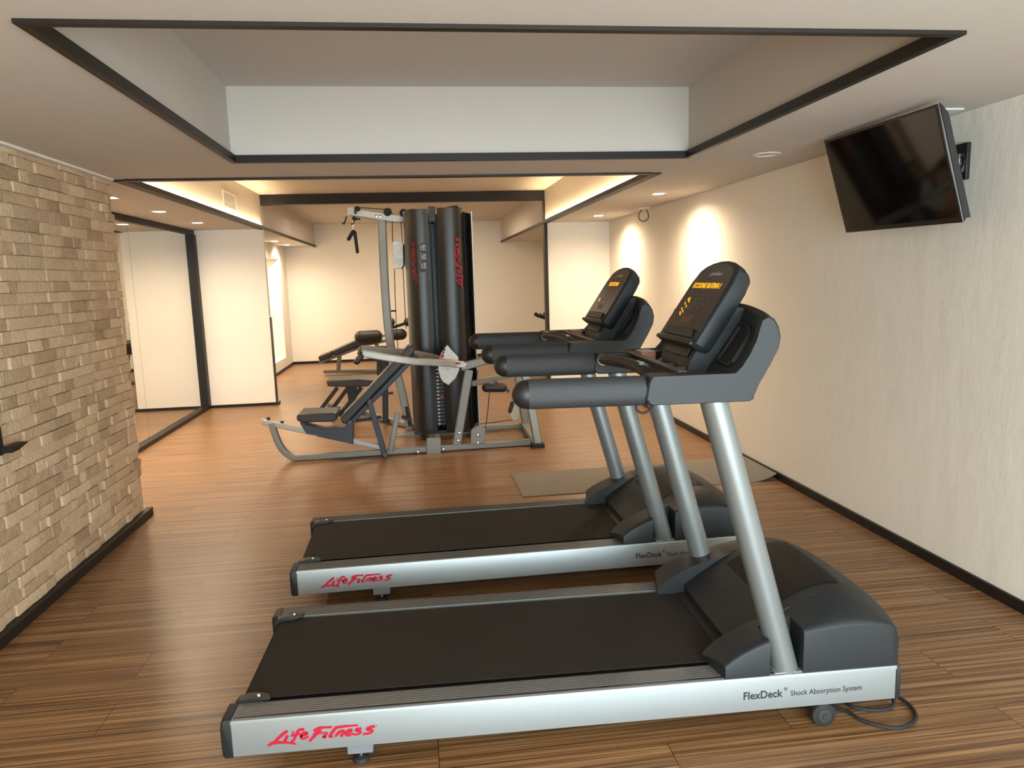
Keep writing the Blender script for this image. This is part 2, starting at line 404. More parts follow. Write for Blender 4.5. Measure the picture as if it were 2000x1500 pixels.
# dark skirting boards
def skirt(name, x0, x1, y0, y1, h=.055): return struct(MB().box(x0, x1, y0, y1, 0, h).build(name, M_trimdark, bevel=.003))
skirt('baseboard_right', XR-.018, XR, YB0, YG)
skirt('baseboard_left', XS-.02, XS+.022, YB0, YS+.05)
skirt('baseboard_partition_left', XM+.05, XP+.01, YG-.014, YG, .035)
skirt('baseboard_partition_right', XQ, XR-.02, YG-.014, YG, .035)
skirt('baseboard_far', NX+.015, XR, YE-.015, YE, .05)
skirt('baseboard_far_left', NX, NX+.015, YG+.1, YE, .05)
skirt('baseboard_far_right', XR-.015, XR, YG+.1, YE-.02, .05)
struct(MB().box(XS-.02, XS+.012, YB0, YS, H-.012, H).build('trim_1', M_wall))
# dark trim around the ceiling coves
def ring_trim(name, x0, x1, y0, y1, t=.022, z0=H-.006, z1=H+.038, far=True):
    mb = MB(); mb.box(x0, x0+t, y0, y1, z0, z1).box(x1-t, x1, y0, y1, z0, z1).box(x0+t, x1-t, y0, y0+t, z0, z1)
    if far: mb.box(x0+t, x1-t, y1-t, y1, z0, z1)
    return struct(mb.build(name, M_trimdark))
ring_trim('trim_2', *C1, t=.03, z0=H-.012, z1=H+.03)
def lip_trim(name, x0, x1, y0, y1, t=.042):
    mb = MB(); a, b, c, l = H-.012, H+.0005, H+.026, .008
    mb.box(x0-.03, x0+t, y0, y1, a, b).box(x0+t-l, x0+t, y0+t, y1, b, c)
    mb.box(x1-t, x1+.03, y0, y1, a, b).box(x1-t, x1-t+l, y0+t, y1, b, c)
    mb.box(x0+t, x1-t, y0-.02, y0+t, a, b).box(x0+t-l, x1-t+l, y0+t-l, y0+t, b, c)
    return struct(mb.build(name, M_trimdark))
lip_trim('trim_3', C2[0], C2[1], C2[2], YG-.02)
struct(MB().box(C2[0], C2[0]+.02, YG+.1, YE-.001, H-.01, H+.028).build('trim_7', M_trimdark)); struct(MB().box(C2[1]-.02, C2[1], YG+.1, YE-.001, H-.01, H+.028).build('trim_8', M_trimdark))
# header beam and slim post of the wide opening
struct(MB().box(XP+.0, XQ+.02, YG-.02, YG+.1, H2-.125, H2-.001).build('trim_4', M_trimdark, bevel=.003))
struct(MB().box(XQ-.02, XQ+.022, YG-.03, YG+.1, 0, H2-.12).build('trim_5', M_trimdark, bevel=.003))
struct(MB().box(XP+.001, XP+.008, YG+.004, YG+.13, 0, 1.14).box(XP-.006, XP+.035, YG-.02, YG+.14, 0, .035).build('trim_6', M_shroud, bevel=.003))
# LED strips lying in the second cove behind its trim
for nm, bx in (('left', (C2[0]+.012, C2[0]+.026, C2[2]+.05, YG-.06)), ('right', (C2[1]-.026, C2[1]-.012, C2[2]+.05, YG-.06)), ('near', (C2[0]+.1, C2[1]-.1, C2[2]+.012, C2[2]+.026))):
    o = MB().box(bx[0], bx[1], bx[2], bx[3], H+.002, H+.009).build('led_strip', M_ledstrip)
    tag(o, {'left': 'warm glowing light strip along the left side of the far ceiling recess', 'right': 'warm glowing light strip along the right side of the far ceiling recess',
            'near': 'warm glowing light strip along the near edge of the far ceiling recess'}[nm], 'light strip', 'light strips hidden in the ceiling recess')

# mirror on the alcove wall
mr = empty('wall_mirror', (XM, 7.4, 0), 0, 'large dark-framed wall mirror in the alcove behind the stone wall', 'mirror')
def rel(o): return o.location
for a, b in ((YS+.02, 7.62), (7.624, YG-.06)):
    MB().box(XM-.004, XM+.006, a, b, .03, H-.05).build('glass_panel', M_mirror, mr, origin=mr.location)
MB().box(XM, XM+.035, YS+.01, YG-.01, H-.06, H-.002).build('top_frame', M_trimdark, mr, origin=mr.location)
MB().box(XM, XM+.05, YS+.01, YG-.01, .0, .045).build('bottom_frame', M_trimdark, mr, origin=mr.location)
MB().box(XM, XM+.055, YG-.13, YG-.016, .045, H-.06).build('side_frame', M_trimdark, mr, origin=mr.location)

# ceiling downlights
def downlight(x, y, power, label, on=True, spotang=110, square=True):
    e = empty('ceiling_downlight', (x, y, H), 0, label, 'ceiling light', 'recessed ceiling downlights')
    r = .055
    fr = MB()
    if square:
        a, b = .062, .05
        fr.box(-a, a, -a, -b, -.004, .002).box(-a, a, b, a, -.004, .002).box(-a, -b, -b, b, -.004, .002).box(b, a, -b, b, -.004, .002)
    else: fr.loft([[(q*math.cos(t*math.pi/16), q*math.sin(t*math.pi/16), zz) for t in range(32)] for q, zz in ((.085, .002), (.085, -.004), (.066, -.006), (.066, .002))], False)
    fr.build('trim_ring', M_vent, e)
    MB().lathe([(.0005, -.003), (.05, -.003), (.05, .001), (.0005, .001)], (0, 0, 0), (0, 0, 1), 20).build('lens', M_lens if on else M_lensoff, e)
    if on:
        for ang, k in ((84, .05 if x > 0 else .30), (166, .60)):   # bright core and wide skirt of the same lamp
            l = bpy.data.lights.new('downlight_lamp', 'SPOT'); l.energy = power*k; l.color = WARM; l.spot_size = R(ang); l.spot_blend = 1; l.shadow_soft_size = .04
            lo = bpy.data.objects.new('downlight_lamp', l); lo.location = (0, 0, -.02); lo.parent = e; COL.objects.link(lo)
downlight(-2.31, 6.13, SPOT_W, 'ceiling downlight half hidden by the edge of the stone wall')
downlight(-2.32, 7.27, SPOT_W, 'middle ceiling downlight in front of the wall mirror')
downlight(-2.35, 8.59, SPOT_W, 'ceiling downlight nearest the white partition on the left')
downlight(2.21, 6.49, SPOT_W, 'square ceiling downlight right of the far recess, nearer of the two lit ones')
downlight(2.22, 8.74, SPOT_W, 'square ceiling downlight over the white partition on the right')
downlight(2.20, 4.42, 0, 'unlit round fitting in the ceiling left of the television', on=False, square=False)
downlight(-2.23, 12.45, REAR_W, 'nearer ceiling downlight in the far room by the lit recess')
downlight(-2.24, 13.64, REAR_W, 'farther ceiling downlight in the far room by the lit recess')
area('far_room_light', (0, 12.0, 2.6), (2.2, 2.2), 34, WARM2, (0, 0, 0))
area('recess_lamp', (NX-.25, 12.7, nz1-.02), (.3, 1.8), 6, WARM2, (0, 0, 0))
tag(MB().box(2.40, 2.545, 3.19, 3.29, H-.008, H-.0005).build('ceiling_hatch', M_vent, bevel=.002), 'flat white square panel in the ceiling above the television', 'ceiling panel')
sd = empty('ceiling_sensor', (2.50, 7.85, H), 0, 'small white ceiling fitting with a dangling black cable loop', 'ceiling sensor')
MB().lathe([(.001, 0), (.075, 0), (.07, -.012), (.03, -.02), (.001, -.02)], (0, 0, 0), (0, 0, 1)).build('base', M_vent, sd)
MB().tube([(-.02, 0, -.02), (-.05, 0, -.07), (-.045, 0, -.12), (0, 0, -.145), (.05, 0, -.12), (.055, 0, -.07), (.03, 0, -.015)], .005, 8, smooth=5).build('cable_loop', M_rubber, sd)
# air vents on the side of the far recess
for yc, lb in ((8.14, 'white air vent grille glowing above the light strip, left side'), (11.6, 'dim air vent grille on the recess side in the far room')):
    v = empty('air_vent', (C2[0], yc, 2.44), 0, lb, 'air vent', 'air vents of the ceiling recess')
    MB().box(0, .004, -.28, .28, .07, .085).box(0, .004, -.28, .28, -.085, -.07).box(0, .004, -.28, -.245, -.07, .07).box(0, .004, .245, .28, -.07, .07).build('frame', M_vent, v)
    MB().box(0, .001, -.255, .255, -.07, .07).build('backing', M_ventdark, v)
    g = MB()
    for i in range(22): y = -.245+i*.0233; g.add([(.001, y, -.07), (.002, y+.010, -.07), (.002, y+.010, .07), (.001, y, .07), (.0015, y-.001, -.07), (.003, y+.009, -.07), (.003, y+.009, .07), (.0015, y-.001, .07)], [(0, 1, 2, 3), (4, 5, 6, 7), (0, 1, 5, 4), (3, 2, 6, 7)])
    g.build('slats', M_vent, v)
tag(MB().box(NX-.42, NX-.30, 12.78, 12.81, nz0, nz0+.27).build('card', M_yellow, bevel=.003), 'yellow card standing on the lit recess sill in the far room', 'card')

# dark bracket on the stone wall at the left picture edge
bk = empty('wall_bracket', (XS+.02, 3.52, .86), 0, 'small dark bracket jutting from the stone wall at the left edge', 'bracket')
MB().prism([(-.06, -.02), (.0, -.02), (.085, -.002), (.085, .004), (0, .004), (-.06, .008)], -.004, .05, 'x').build('arm', M_trimdark, bk, bevel=.002)
MB().box(-.03, .004, -.10, -.03, -.03, .10).build('plate', M_trimdark, bk, bevel=.003)

# grey exercise mat
def mat_obj():
    mb = MB(); nx, ny = 60, 4
    def P(i, j):
        x = .685+(2.585-.685)*i/(nx-1); y = 4.965+(5.60-4.965)*j/(ny-1)
        c = max(0, x-2.42)/.165
        z = .006 + .05*c**1.7*(1 if j < 3 else .9)
        return Vector((x, y-.02*(1-j/(ny-1))*i/nx, z))
    mb.grid(P, nx, ny); mb.grid(lambda i, j: P(i, j)-Vector((0, 0, .0055)), nx, ny)
    n = nx*ny; ring = [i*ny for i in range(nx)]+[(nx-1)*ny+j for j in range(1, ny)]+[i*ny+ny-1 for i in range(nx-2, -1, -1)]+[j for j in range(ny-2, 0, -1)]
    mb.f += [(ring[k], ring[(k+1) % len(ring)], ring[(k+1) % len(ring)]+n, ring[k]+n) for k in range(len(ring))]
    return mb.build('exercise_mat', M_matgrey)
tag(mat_obj(), 'thin grey-brown mat on the floor behind the treadmills curling up at the wall', 'mat')

# ------------------------------------------------------------------ treadmill
TW = .813; TL = 2.22; ZB, ZT = .083, .204
def lerp_table(tb, x):
    if x <= tb[0][0]: return tb[0][1]
    for (a, b), (c, d) in zip(tb, tb[1:]):
        if x <= c: t = (x-a)/(c-a); return b+(d-b)*t
    return tb[-1][1]
def smooth_table(tb):
    P = catmull([Vector((a, b, 0)) for a, b in tb], 6); return [(p.x, p.y) for p in P]
FEN = smooth_table([(1.585, .218), (1.60, .240), (1.64, .272), (1.70, .304), (1.77, .330), (1.88, .356), (1.97, .366), (2.08, .370), (2.16, .366), (2.21, .352), (2.225, .335)])
CEN = smooth_table([(1.66, .206), (1.70, .232), (1.78, .290), (1.87, .350), (1.96, .402), (2.04, .426), (2.12, .424), (2.20, .392), (2.27, .340), (2.31, .298), (2.33, .26)])
VC = TW/2
def hood_z(u, v):
    q = min(1, abs(v-VC)/VC); w = q**4
    uf = 2.335-.115*q**2.5
    k = u if u < 2.0 else 2.0+(u-2.0)*(2.33-2.0)/(uf-2.0)
    ke = u if u < 2.0 else 2.0+(u-2.0)*(2.225-2.0)/(uf-2.0)
    z = w*lerp_table(FEN, ke)+(1-w)*lerp_table(CEN, k)
    if q > .643 and u < 2.08:
        k2 = min(1, (2.08-u)/.16); z += max(0, lerp_table(FEN, u)-z)*k2*k2*(3-2*k2)
    return z
def skirted(mb, us, vs, Z, zb):
    """closed solid over a grid of (u,v) with top Z(u,v)"""
    nu, nv = len(us(vs[0])), len(vs)
    U = [us(v) for v in vs]
    top = [[Vector((U[j][i], vs[j], Z(U[j][i], vs[j]))) for j in range(nv)] for i in range(nu)]
    k = len(mb.v); mb.grid(lambda i, j: top[i][j], nu, nv)
    ring = [(i, 0) for i in range(nu)]+[(nu-1, j) for j in range(1, nv)]+[(i, nv-1) for i in range(nu-2, -1, -1)]+[(0, j) for j in range(nv-2, 0, -1)]
    kb = len(mb.v)
    for i, j in ring: p = top[i][j]; mb.v.append(Vector((p.x, p.y, zb)))
    n = len(ring); idx = [k+i*nv+j for i, j in ring]
    mb.f += [(idx[a], idx[(a+1) % n], kb+(a+1) % n, kb+a) for a in range(n)]
    mb.f.append(tuple(range(kb, kb+n)))
def rnd(v, e, r):  # soft drop towards an outer edge e
    d = abs(v-e); return 0 if d >= r else r-math.sqrt(max(0, r*r-(r-d)**2))

def treadmill():
    T = empty('treadmill', (0, 0, 0))
    # side rails: extruded section with a ribbed top
    for side in (0, 1):
        sec = [(0, ZB), (0, ZT-.012), (.004, ZT-.003), (.012, ZT)]
        tp = [(.012, ZT)]
        y = .022
        top = []
        while y < .088:
            top += [(y, ZT), (y+.0025, ZT-.0035), (y+.0055, ZT-.0035), (y+.008, ZT)]; y += .011
        body = [(0, ZB), (0, ZT-.012), (.004, ZT-.0035), (.012, ZT-.0006), (.096, ZT-.0006), (.096, ZB)]
        rb = [(.0125, ZT-.005)] + [(.0125, ZT)] + top + [(.095, ZT), (.095, ZT-.005)]
        f = (lambda p: (p[0], p[1])) if side == 0 else (lambda p: (TW-p[0], p[1]))
        rl = MB().prism([f(p) for p in body], .012, TL, 'x').build('side_rail', M_alu, T)
        MB().prism([(f(p)[0], p[1]+.0006) for p in rb], .018, 1.80, 'x').build('ribbed_tread_strip', M_ribs, rl)
        cap = [(0, ZB-.004), (-.004, ZB+.02), (-.004, ZT-.02), (.006, ZT), (.03, ZT+.004), (.098, ZT+.004), (.098, ZB-.004)]
        s2 = [(p[0]*.92+.004, ZB+(p[1]-ZB)*.86+.008) for p in cap]
        MB().loft([[(u, f(p)[0], p[1]) for p in pp] for u, pp in ((-.020, s2), (-.012, cap), (.014, cap))]).build('end_cap', M_plastic, T, bevel=.002)
        MB().loft([[(u, f(p)[0], p[1]) for p in cap] for u in (TL-.004, TL+.012)]).build('end_cap', M_plastic, T, bevel=.002)
    # deck, belt, rollers
    MB().box(.03, 1.75, .097, TW-.097, .13, .192).build('deck', M_plastic2, T)
    zt = .2045; r = .036
    loop = [(1.78, zt), (1.2, zt), (.6, zt), (.045, zt)] + [(.042-r*math.sin(a), zt-r+r*math.cos(a)) for a in [math.pi*i/14 for i in range(1, 14)]] + [(.045, zt-2*r), (1.78, zt-2*r)]
    inn = [(1.78, zt-.003), (1.2, zt-.003), (.6, zt-.003), (.045, zt-.003)] + [(.042-(r-.003)*math.sin(a), zt-r+(r-.003)*math.cos(a)) for a in [math.pi*i/14 for i in range(1, 14)]] + [(.045, zt-2*r+.003), (1.78, zt-2*r+.003)]
    b = MB(); n = len(loop); A = .122; B = TW-.122
    b.add([(u, A, z) for u, z in loop]+[(u, B, z) for u, z in loop]+[(u, A, z) for u, z in inn]+[(u, B, z) for u, z in inn],
          [(i, i+1, n+i+1, n+i) for i in range(n-1)]+[(2*n+i, 3*n+i, 3*n+i+1, 2*n+i+1) for i in range(n-1)]+[(i, 2*n+i, 2*n+i+1, i+1) for i in range(n-1)]+[(n+i, n+i+1, 3*n+i+1, 3*n+i) for i in range(n-1)])
    b.build('running_belt', M_belt, T)
    MB().cyl((.042, .105, zt-r), (.042, TW-.105, zt-r), .03).build('rear_roller', M_plate, T)
    for side in (0, 1):  # corner guards over the belt ends
        f = (lambda v: v) if side == 0 else (lambda v: TW-v)
        g = MB().loft([[(u, f(v), z) for u, v, z in ((.0-.005, v0, .165), (-.008, v0, .19), (.01, v0, .212), (.05, v0, .219), (l, v0, .216), (l, v0, .206), (.02, v0, .198))] for v0, l in ((.098, .115), (.120, .11), (.136, .085))])
        g.build('belt_guard', M_plastic2, T, bevel=.002)
        MB().lathe([(.0005, .003), (.006, .003), (.007, 0), (.0005, 0)], (.075, f(.112), .2185), (0, 0, 1), 12).build('guard_screw', M_chrome, T)
    # motor hood and the fenders that carry the poles
    hd = MB()
    nv = [.100, .112, .125, .138, .1445, .1455, .16, .19]+[.22+.0373*i for i in range(11)]+[TW-.19, TW-.16, TW-.1455, TW-.1445, TW-.138, TW-.125, TW-.112, TW-.100]
    def uf(v): q = min(1, abs(v-VC)/VC); return 2.335-.115*q**2.5
    def ulead(v): return 1.70 if .145 < v < TW-.145 else 1.585+.03*(1-abs(min(v, TW-v)-0)/.145)
    def mk(u0f, n):
        def us(v):
            a, b = u0f(v), uf(v); k = [a+(b-a)*(i/(n-1)) for i in range(n)]; return k
        return us
    def Z(u, v):
        z = hood_z(u, v); d = uf(v)-u
        if d < .03: z -= .03-math.sqrt(max(0, .0009-(.03-d)**2))
        e = min(v, TW-v)
        if e < .02: z -= (.02-math.sqrt(max(0, .0004-(.02-e)**2)))*.8
        dl = u-ulead(v)
        return max(z, .2085)
    skirted(hd, mk(ulead, 60), nv, Z, .2052)
    skirted(hd, mk(lambda v: 1.885+.0*v, 30), [.0005, .002, .005, .01, .016, .03, .06, .085, .100], Z, .2052)
    skirted(hd, mk(lambda v: 1.885, 30), [TW-x for x in (.100, .085, .06, .03, .016, .01, .005, .002, .0005)], Z, .2052)
    for fl in (0, 1):
        vs = [.0005, .002, .006, .012, .03, .06, .09, .100]
        if fl: vs = [TW-x for x in vs[::-1]]
        def us2(v, fl=fl):
            a = ulead(v); return [a+((1.90 if fl else 1.768)-a)*i/19 for i in range(20)]
        skirted(hd, us2, vs, Z, .2052)
    hd.build('motor_hood', M_plastic, T, angle=32)
    MB().box(1.664, 1.703, .146, TW-.146, .2056, .2085).build('belt_gap_shade', M_rubber, T)  # black strip painting the dark gap between hood and belt
    ins = MB(); us_ = [1.86+.26*i/20 for i in range(21)]; vs_ = [.20+.413*j/16 for j in range(17)]
    def PI_(i, j):
        u, v = us_[i], vs_[j]
        c = .03
        du = max(0, c-(u-us_[0]), c-(us_[-1]-u)); dv = max(0, c-(v-vs_[0]), c-(vs_[-1]-v))
        return Vector((u, v, hood_z(u, v)+.0022))
    ins.grid(PI_, 21, 17)
    ins.build('hood_inlay', M_inlay, T, angle=60)
    # poles
    for v in (.047, TW-.047):
        p0, p1 = Vector((1.842, v, ZT-.002)), Vector((1.578, v, 1.16))
        ft = MB().box(1.788, 1.896, v-.042, v+.042, ZT-.001, ZT+.005).build('pole_foot', M_alu, T, bevel=.002) if v < VC else None
        MB().tube([p0, p1], .044, 32).build('upright_pole', M_pole, T, angle=60)
    # handrails
    for v in (.028, TW-.028):
        MB().capsule((.978, v, 1.192), (1.352, v, 1.188), .0455, 28, True, False).build('handrail_core', M_plastic2, T, angle=60)
        MB().tube([(.982, v, 1.192), (1.345, v, 1.188)], .0468, 32, cap=True).build('handrail_grip', M_grip, T, angle=60)
    # arms
    for side in (0, 1):
        f = (lambda v: v) if side == 0 else (lambda v: TW-v)
        low = [(1.360, 1.236), (1.350, 1.215), (1.341, 1.165)] + [(1.365-.02*math.cos(R(a)), 1.166-.02*math.sin(R(a))) for a in (20, 45, 70)]
        poly = low + [(1.66, 1.145), (1.672, 1.160), (1.675, 1.20), (1.66, 1.232)]
        wing = low + [(1.675, 1.146), (1.688, 1.162), (1.703, 1.198), (1.738, 1.258), (1.765, 1.310), (1.770, 1.345), (1.763, 1.376), (1.748, 1.401), (1.730, 1.409), (1.714, 1.400), (1.706, 1.378), (1.696, 1.340), (1.674, 1.294), (1.650, 1.258), (1.628, 1.236)]
        MB().loft([[(1.56+(u-1.56)*s, f(v), 1.25+(z-1.25)*s) for u, z in wing] for v, s in ((-.024, .975), (-.019, 1), (.006, 1))]).build('side_cover', M_plastic, T)
        MB().box(1.66, 1.705, min(f(.02), f(.10)), max(f(.02), f(.10)), 1.143, 1.205).build('rear_bracket', M_plastic2, T, bevel=.003)
        MB().loft([[(u, f(v), 1.19+(z-1.19)*s) for u, z in poly] for v, s in ((0, 1), (.07, 1), (.078, .95))]).build('console_arm', M_plastic, T, bevel=.003)
    # console housing shell
    n = 41; rings = []
    base = [(1.628, 1.233), (1.652, 1.258), (1.676, 1.294), (1.698, 1.340), (1.708, 1.378), (1.716, 1.398), (1.730, 1.406), (1.746, 1.399), (1.760, 1.375), (1.767, 1.345), (1.762, 1.310), (1.735, 1.260), (1.700, 1.200), (1.685, 1.165), (1.660, 1.15), (1.60, 1.152)]
    for i in range(n):
        v = -.018+(TW+.036)*i/(n-1); q = abs(v-VC)/(VC+.018); d = 1-q*q
        e = min(v+.018, TW+.018-v); sc = 1 if e > .014 else .95+.05*e/.014
        cx, cz = 1.715, 1.29
        ring = []
        for u, z in base:
            hh = max(0, min(1, (z-1.16)/.2)); uu = cx+(u-cx)*sc; zz = cz+(z-cz)*sc
            ring.append((uu+.060*d*hh, v, zz+.030*d*hh*hh))
        rings.append(ring)
    MB().loft(rings).build('console_housing', M_plastic, T, angle=40)
    # cup pockets left and right of the pillar
    for side in (0, 1):
        f = (lambda v: v) if side == 0 else (lambda v: TW-v)
        def S(v, z):
            q = abs(v-VC)/(VC+.018); d = 1-q*q; hh = max(0, min(1, (z-1.16)/.2))
            u = lerp_table([(1.233, 1.628), (1.258, 1.652), (1.294, 1.676), (1.340, 1.698), (1.378, 1.708), (1.40, 1.72)], z-.030*d*hh*hh)
            return Vector((u+.060*d*hh-.004, f(v), z))
        loop = [(.075, 1.26), (.075, 1.33), (.085, 1.352), (.11, 1.365), (.16, 1.372), (.205, 1.372), (.215, 1.36), (.215, 1.27), (.205, 1.25), (.09, 1.248)]
        L = [S(a, b) for a, b in loop]
        MB().rtube(L, .016, .010, ref=(-.85, 0, .5), closed=True).build('cup_pocket_rim', M_plastic, T, bevel=.002)
        pm = MB(); c = S(.145, 1.31); pm.add([c]+L, [(0, i+1, (i+1) % len(L)+1) for i in range(len(L))]).build('cup_pocket', M_rubber, T)
    # pillar and tray
    pil = MB().prism([(1.555, 1.195), (1.575, 1.250), (1.625, 1.335), (1.735, 1.43), (1.80, 1.42), (1.79, 1.19)], .245, .568).build('console_pillar', M_plastic, T, bevel=.004)
    d = Vector((.05, 0, .085)).normalized()
    MB().loft([[Vector((1.5735, v, 1.252))+d*s+Vector((-.85, 0, .5))*o for s, o in ((.004, .0), (.066, .0), (.066, .005), (.004, .005))] for v in (.285, .528)]).build('pocket_panel', M_plastic2, pil, bevel=.002)
    tr = MB().box(1.485, 1.503, .07, TW-.07, 1.172, 1.234).box(1.503, 1.60, .07, TW-.07, 1.172, 1.20).build('accessory_tray', M_plastic2, T, bevel=.003)
    MB().box(1.478, 1.506, .082, TW-.082, 1.232, 1.2365).build('tray_edge', M_gridprint, tr, bevel=.001)
    for k in range(3): MB().box(1.505, 1.575, .26+k*.12, .264+k*.12, 1.20, 1.226).build('tray_divider', M_plastic2, tr)
    MB().box(1.50, 1.56, .60, .70, 1.21, 1.246).build('tray_pod', M_brownlabel, tr, bevel=.004)
    MB().box(1.503, 1.557, .603, .697, 1.2465, 1.2475).build('pod_label', M_white, tr)
    MB().tube([(1.53, .45, 1.2), (1.53, .45, 1.235)], .013, 14).build('stop_magnet', M_plastic2, tr)
    # ergo bar with pulse sensors
    bar = MB().tube([(1.49, .655, 1.205), (1.40, .655, 1.215), (1.355, .625, 1.222), (1.345, .56, 1.228), (1.365, .45, 1.232), (1.39, .36, 1.232), (1.405, .26, 1.226), (1.42, .20, 1.215), (1.47, .175, 1.20)], .0205, 18, smooth=6)
    br = bar.build('ergo_bar', M_plastic2, T, angle=60)
    for q in ((1.4075, .275, 1.2275), (1.352, .605, 1.2245)):
        dd = Vector((-.12, .98, .05)).normalized() if q[1] < .4 else Vector((-.3, -.9, .0)).normalized()
        MB().tube([Vector(q)-dd*.03, Vector(q)+dd*.03], .0218, 18).build('pulse_sensor', M_chrome, br, angle=60)
    # drooping lead under the arm
    MB().tube([(1.345, .09, 1.15), (1.34, .085, 1.12), (1.36, .08, 1.105), (1.39, .08, 1.12), (1.40, .085, 1.15)], .004, 8, smooth=4).build('sensor_lead', M_rubber, T)
    # console slab
    s = Vector((.145, 0, .22)).normalized(); nrm = Vector((-s.z, 0, s.x)); vx = Vector((0, -1, 0)); o0 = Vector((1.578, VC-.005, 1.318))
    def C(x, y, h=0): return o0 + vx*x + s*y + nrm*h
    Wc = .205
    outl = [(-Wc+.015, -.022), (-Wc, -.005), (-Wc, .06), (-Wc+.006, .235), (-Wc+.02, .262)] + [(-.19*math.cos(R(a)), .262+.062*math.sin(R(a))) for a in (20, 40, 60, 80, 100, 120, 140, 160)] + [(Wc-.02, .262), (Wc-.006, .235), (Wc, .06), (Wc, -.005), (Wc-.015, -.022)]
    def sc(k, dy=0): return [(x*k, .13+(y-.13)*k+dy) for x, y in outl]
    slab = MB().loft([[C(x, y, h) for x, y in ol] for h, ol in ((-.068, sc(.90)), (-.058, sc(.95)), (-.03, sc(1)), (-.004, sc(1)), (.002, sc(.97)))])
    con = slab.build('console', M_plastic, T, bevel=.002)
    MB().loft([[C(x, y, h) for x, y in sc(.90, .004)] for h in (.0, .0035)]).build('display_panel', M_face, con)
    MB().loft([[C(x, y, h) for x, y in ((-.19, -.020), (.19, -.020), (.19, -.004), (-.19, -.004))] for h in (0, .014)]).build('reading_ledge', M_plastic, con, bevel=.004)
    MB().loft([[C(x, y, h) for x, y in ((-.155, .006), (.155, .006), (.14, .042), (-.14, .042))] for h in (.003, .010)]).build('reading_rack', M_plastic2, con, bevel=.006)
    fm = lambda x, y, h=.0042: frame_mtx(C(x, y, h), vx, s)
    logo('console_logo', fm(-.055, .255), .13, M_white, con, th=.0003, wk=.9)
    # printed buttons and lamps
    pb = MB()
    for yy, xs, ww, hh in ((.176, (-.12, -.07, -.01, .05), .03, .004), (.155, (-.05, -.02, .02, .07), .014, .010), (.135, (-.06, -.03, .015, .06), .012, .012), (.112, (-.065, -.035, .02), .012, .014), (.085, (-.07, -.03, .03), .016, .010)):
        for x in xs: pb.loft([[C(a, b, h) for a, b in ((x, yy), (x+ww, yy), (x+ww, yy+hh), (x, yy+hh))] for h in (.0036, .0042)])
    pb.loft([[C(a, b, h) for a, b in ((-.13, .188), (.12, .188), (.12, .1895), (-.13, .1895))] for h in (.0036, .0042)])
    pb.build('button_prints', M_gridprint, con)
    rb = MB()
    for x, w in ((-.045, .022), (-.018, .028), (.015, .016)): rb.loft([[C(a, b, h) for a, b in ((x, .062), (x+w, .062), (x+w, .082), (x, .082))] for h in (.0036, .0043)])
    rb.build('stop_button', M_redprint, con)
    return T, con, C, fm

T1, con1, CC, FM = treadmill()
T1.location = (-.655, 2.202, 0); T1.rotation_euler.z = -.034
tag(T1, 'nearest treadmill, with the power cord coiled beside its front wheel', 'treadmill', 'treadmills standing side by side')
# common small parts that both machines share
def under(T):
    for v in (.02, TW-.075):
        ft = MB().loft([[(u, v+dv, z) for u, dv in ((.362, 0), (.445, 0), (.445, .055), (.362, .055))] for z in (.040, .05, ZB+.002)]).build('rear_foot', M_grey, T, bevel=.004)
        MB().tube([(.402, v+.027, .012), (.402, v+.027, .06)], .009, 12).build('foot_screw', M_chrome, ft)
        MB().lathe([(.001, .0), (.024, 0), (.028, .004), (.024, .016), (.010, .02), (.001, .02)], (.402, v+.027, 0.0005), (0, 0, 1)).build('foot_pad', M_rubber, ft)
    for v in (-.004, TW-.034):
        w = MB().lathe([(.001, 0), (.018, 0), (.030, .002), (.040, .004), (.0425, .009), (.0425, .03), (.040, .035), (.001, .036)], (1.965, v, .043), (0, 1, 0), 32).build('transport_wheel', M_rubber, T)
        MB().lathe([(.001, -.003), (.009, -.003), (.010, .0), (.024, .001), (.026, .004), (.001, .005)], (1.965, v-.003, .043), (0, 1, 0), 24).build('wheel_hub', M_plate, w)
    MB().rtube([(1.965, .05, .045), (1.965, TW-.05, .045)], .02, .02, ref=(0, 0, 1)).build('wheel_axle', M_plate, T)
    MB().box(1.35, 1.95, .12, TW-.12, .055, .082).build('lift_frame', M_plastic2, T)
    MB().box(1.60, 2.20, .10, TW-.10, .084, .20).build('motor_pan', M_plastic2, T)
    logo('side_logo', frame_mtx((.12, -.0005, .112), (1, 0, 0), (0, .0, 1)) , .345, M_red, T, th=.0008, wk=2.6)
    text_obj('side_lettering', 'FlexDeck', .0385, frame_mtx((1.676, -.0006, .126), (1, 0, 0), (0, 0, 1)), M_ink, T, sx=.93, bold=.0006)
    text_obj('side_lettering', "\u00ae", .016, frame_mtx((1.819, -.0006, .147), (1, 0, 0), (0, 0, 1)), M_ink, T)
    text_obj('side_lettering', 'Shock Absorption System', .027, frame_mtx((1.842, -.0006, .126), (1, 0, 0), (0, 0, 1)), M_ink, T, sx=.90)
under(T1)
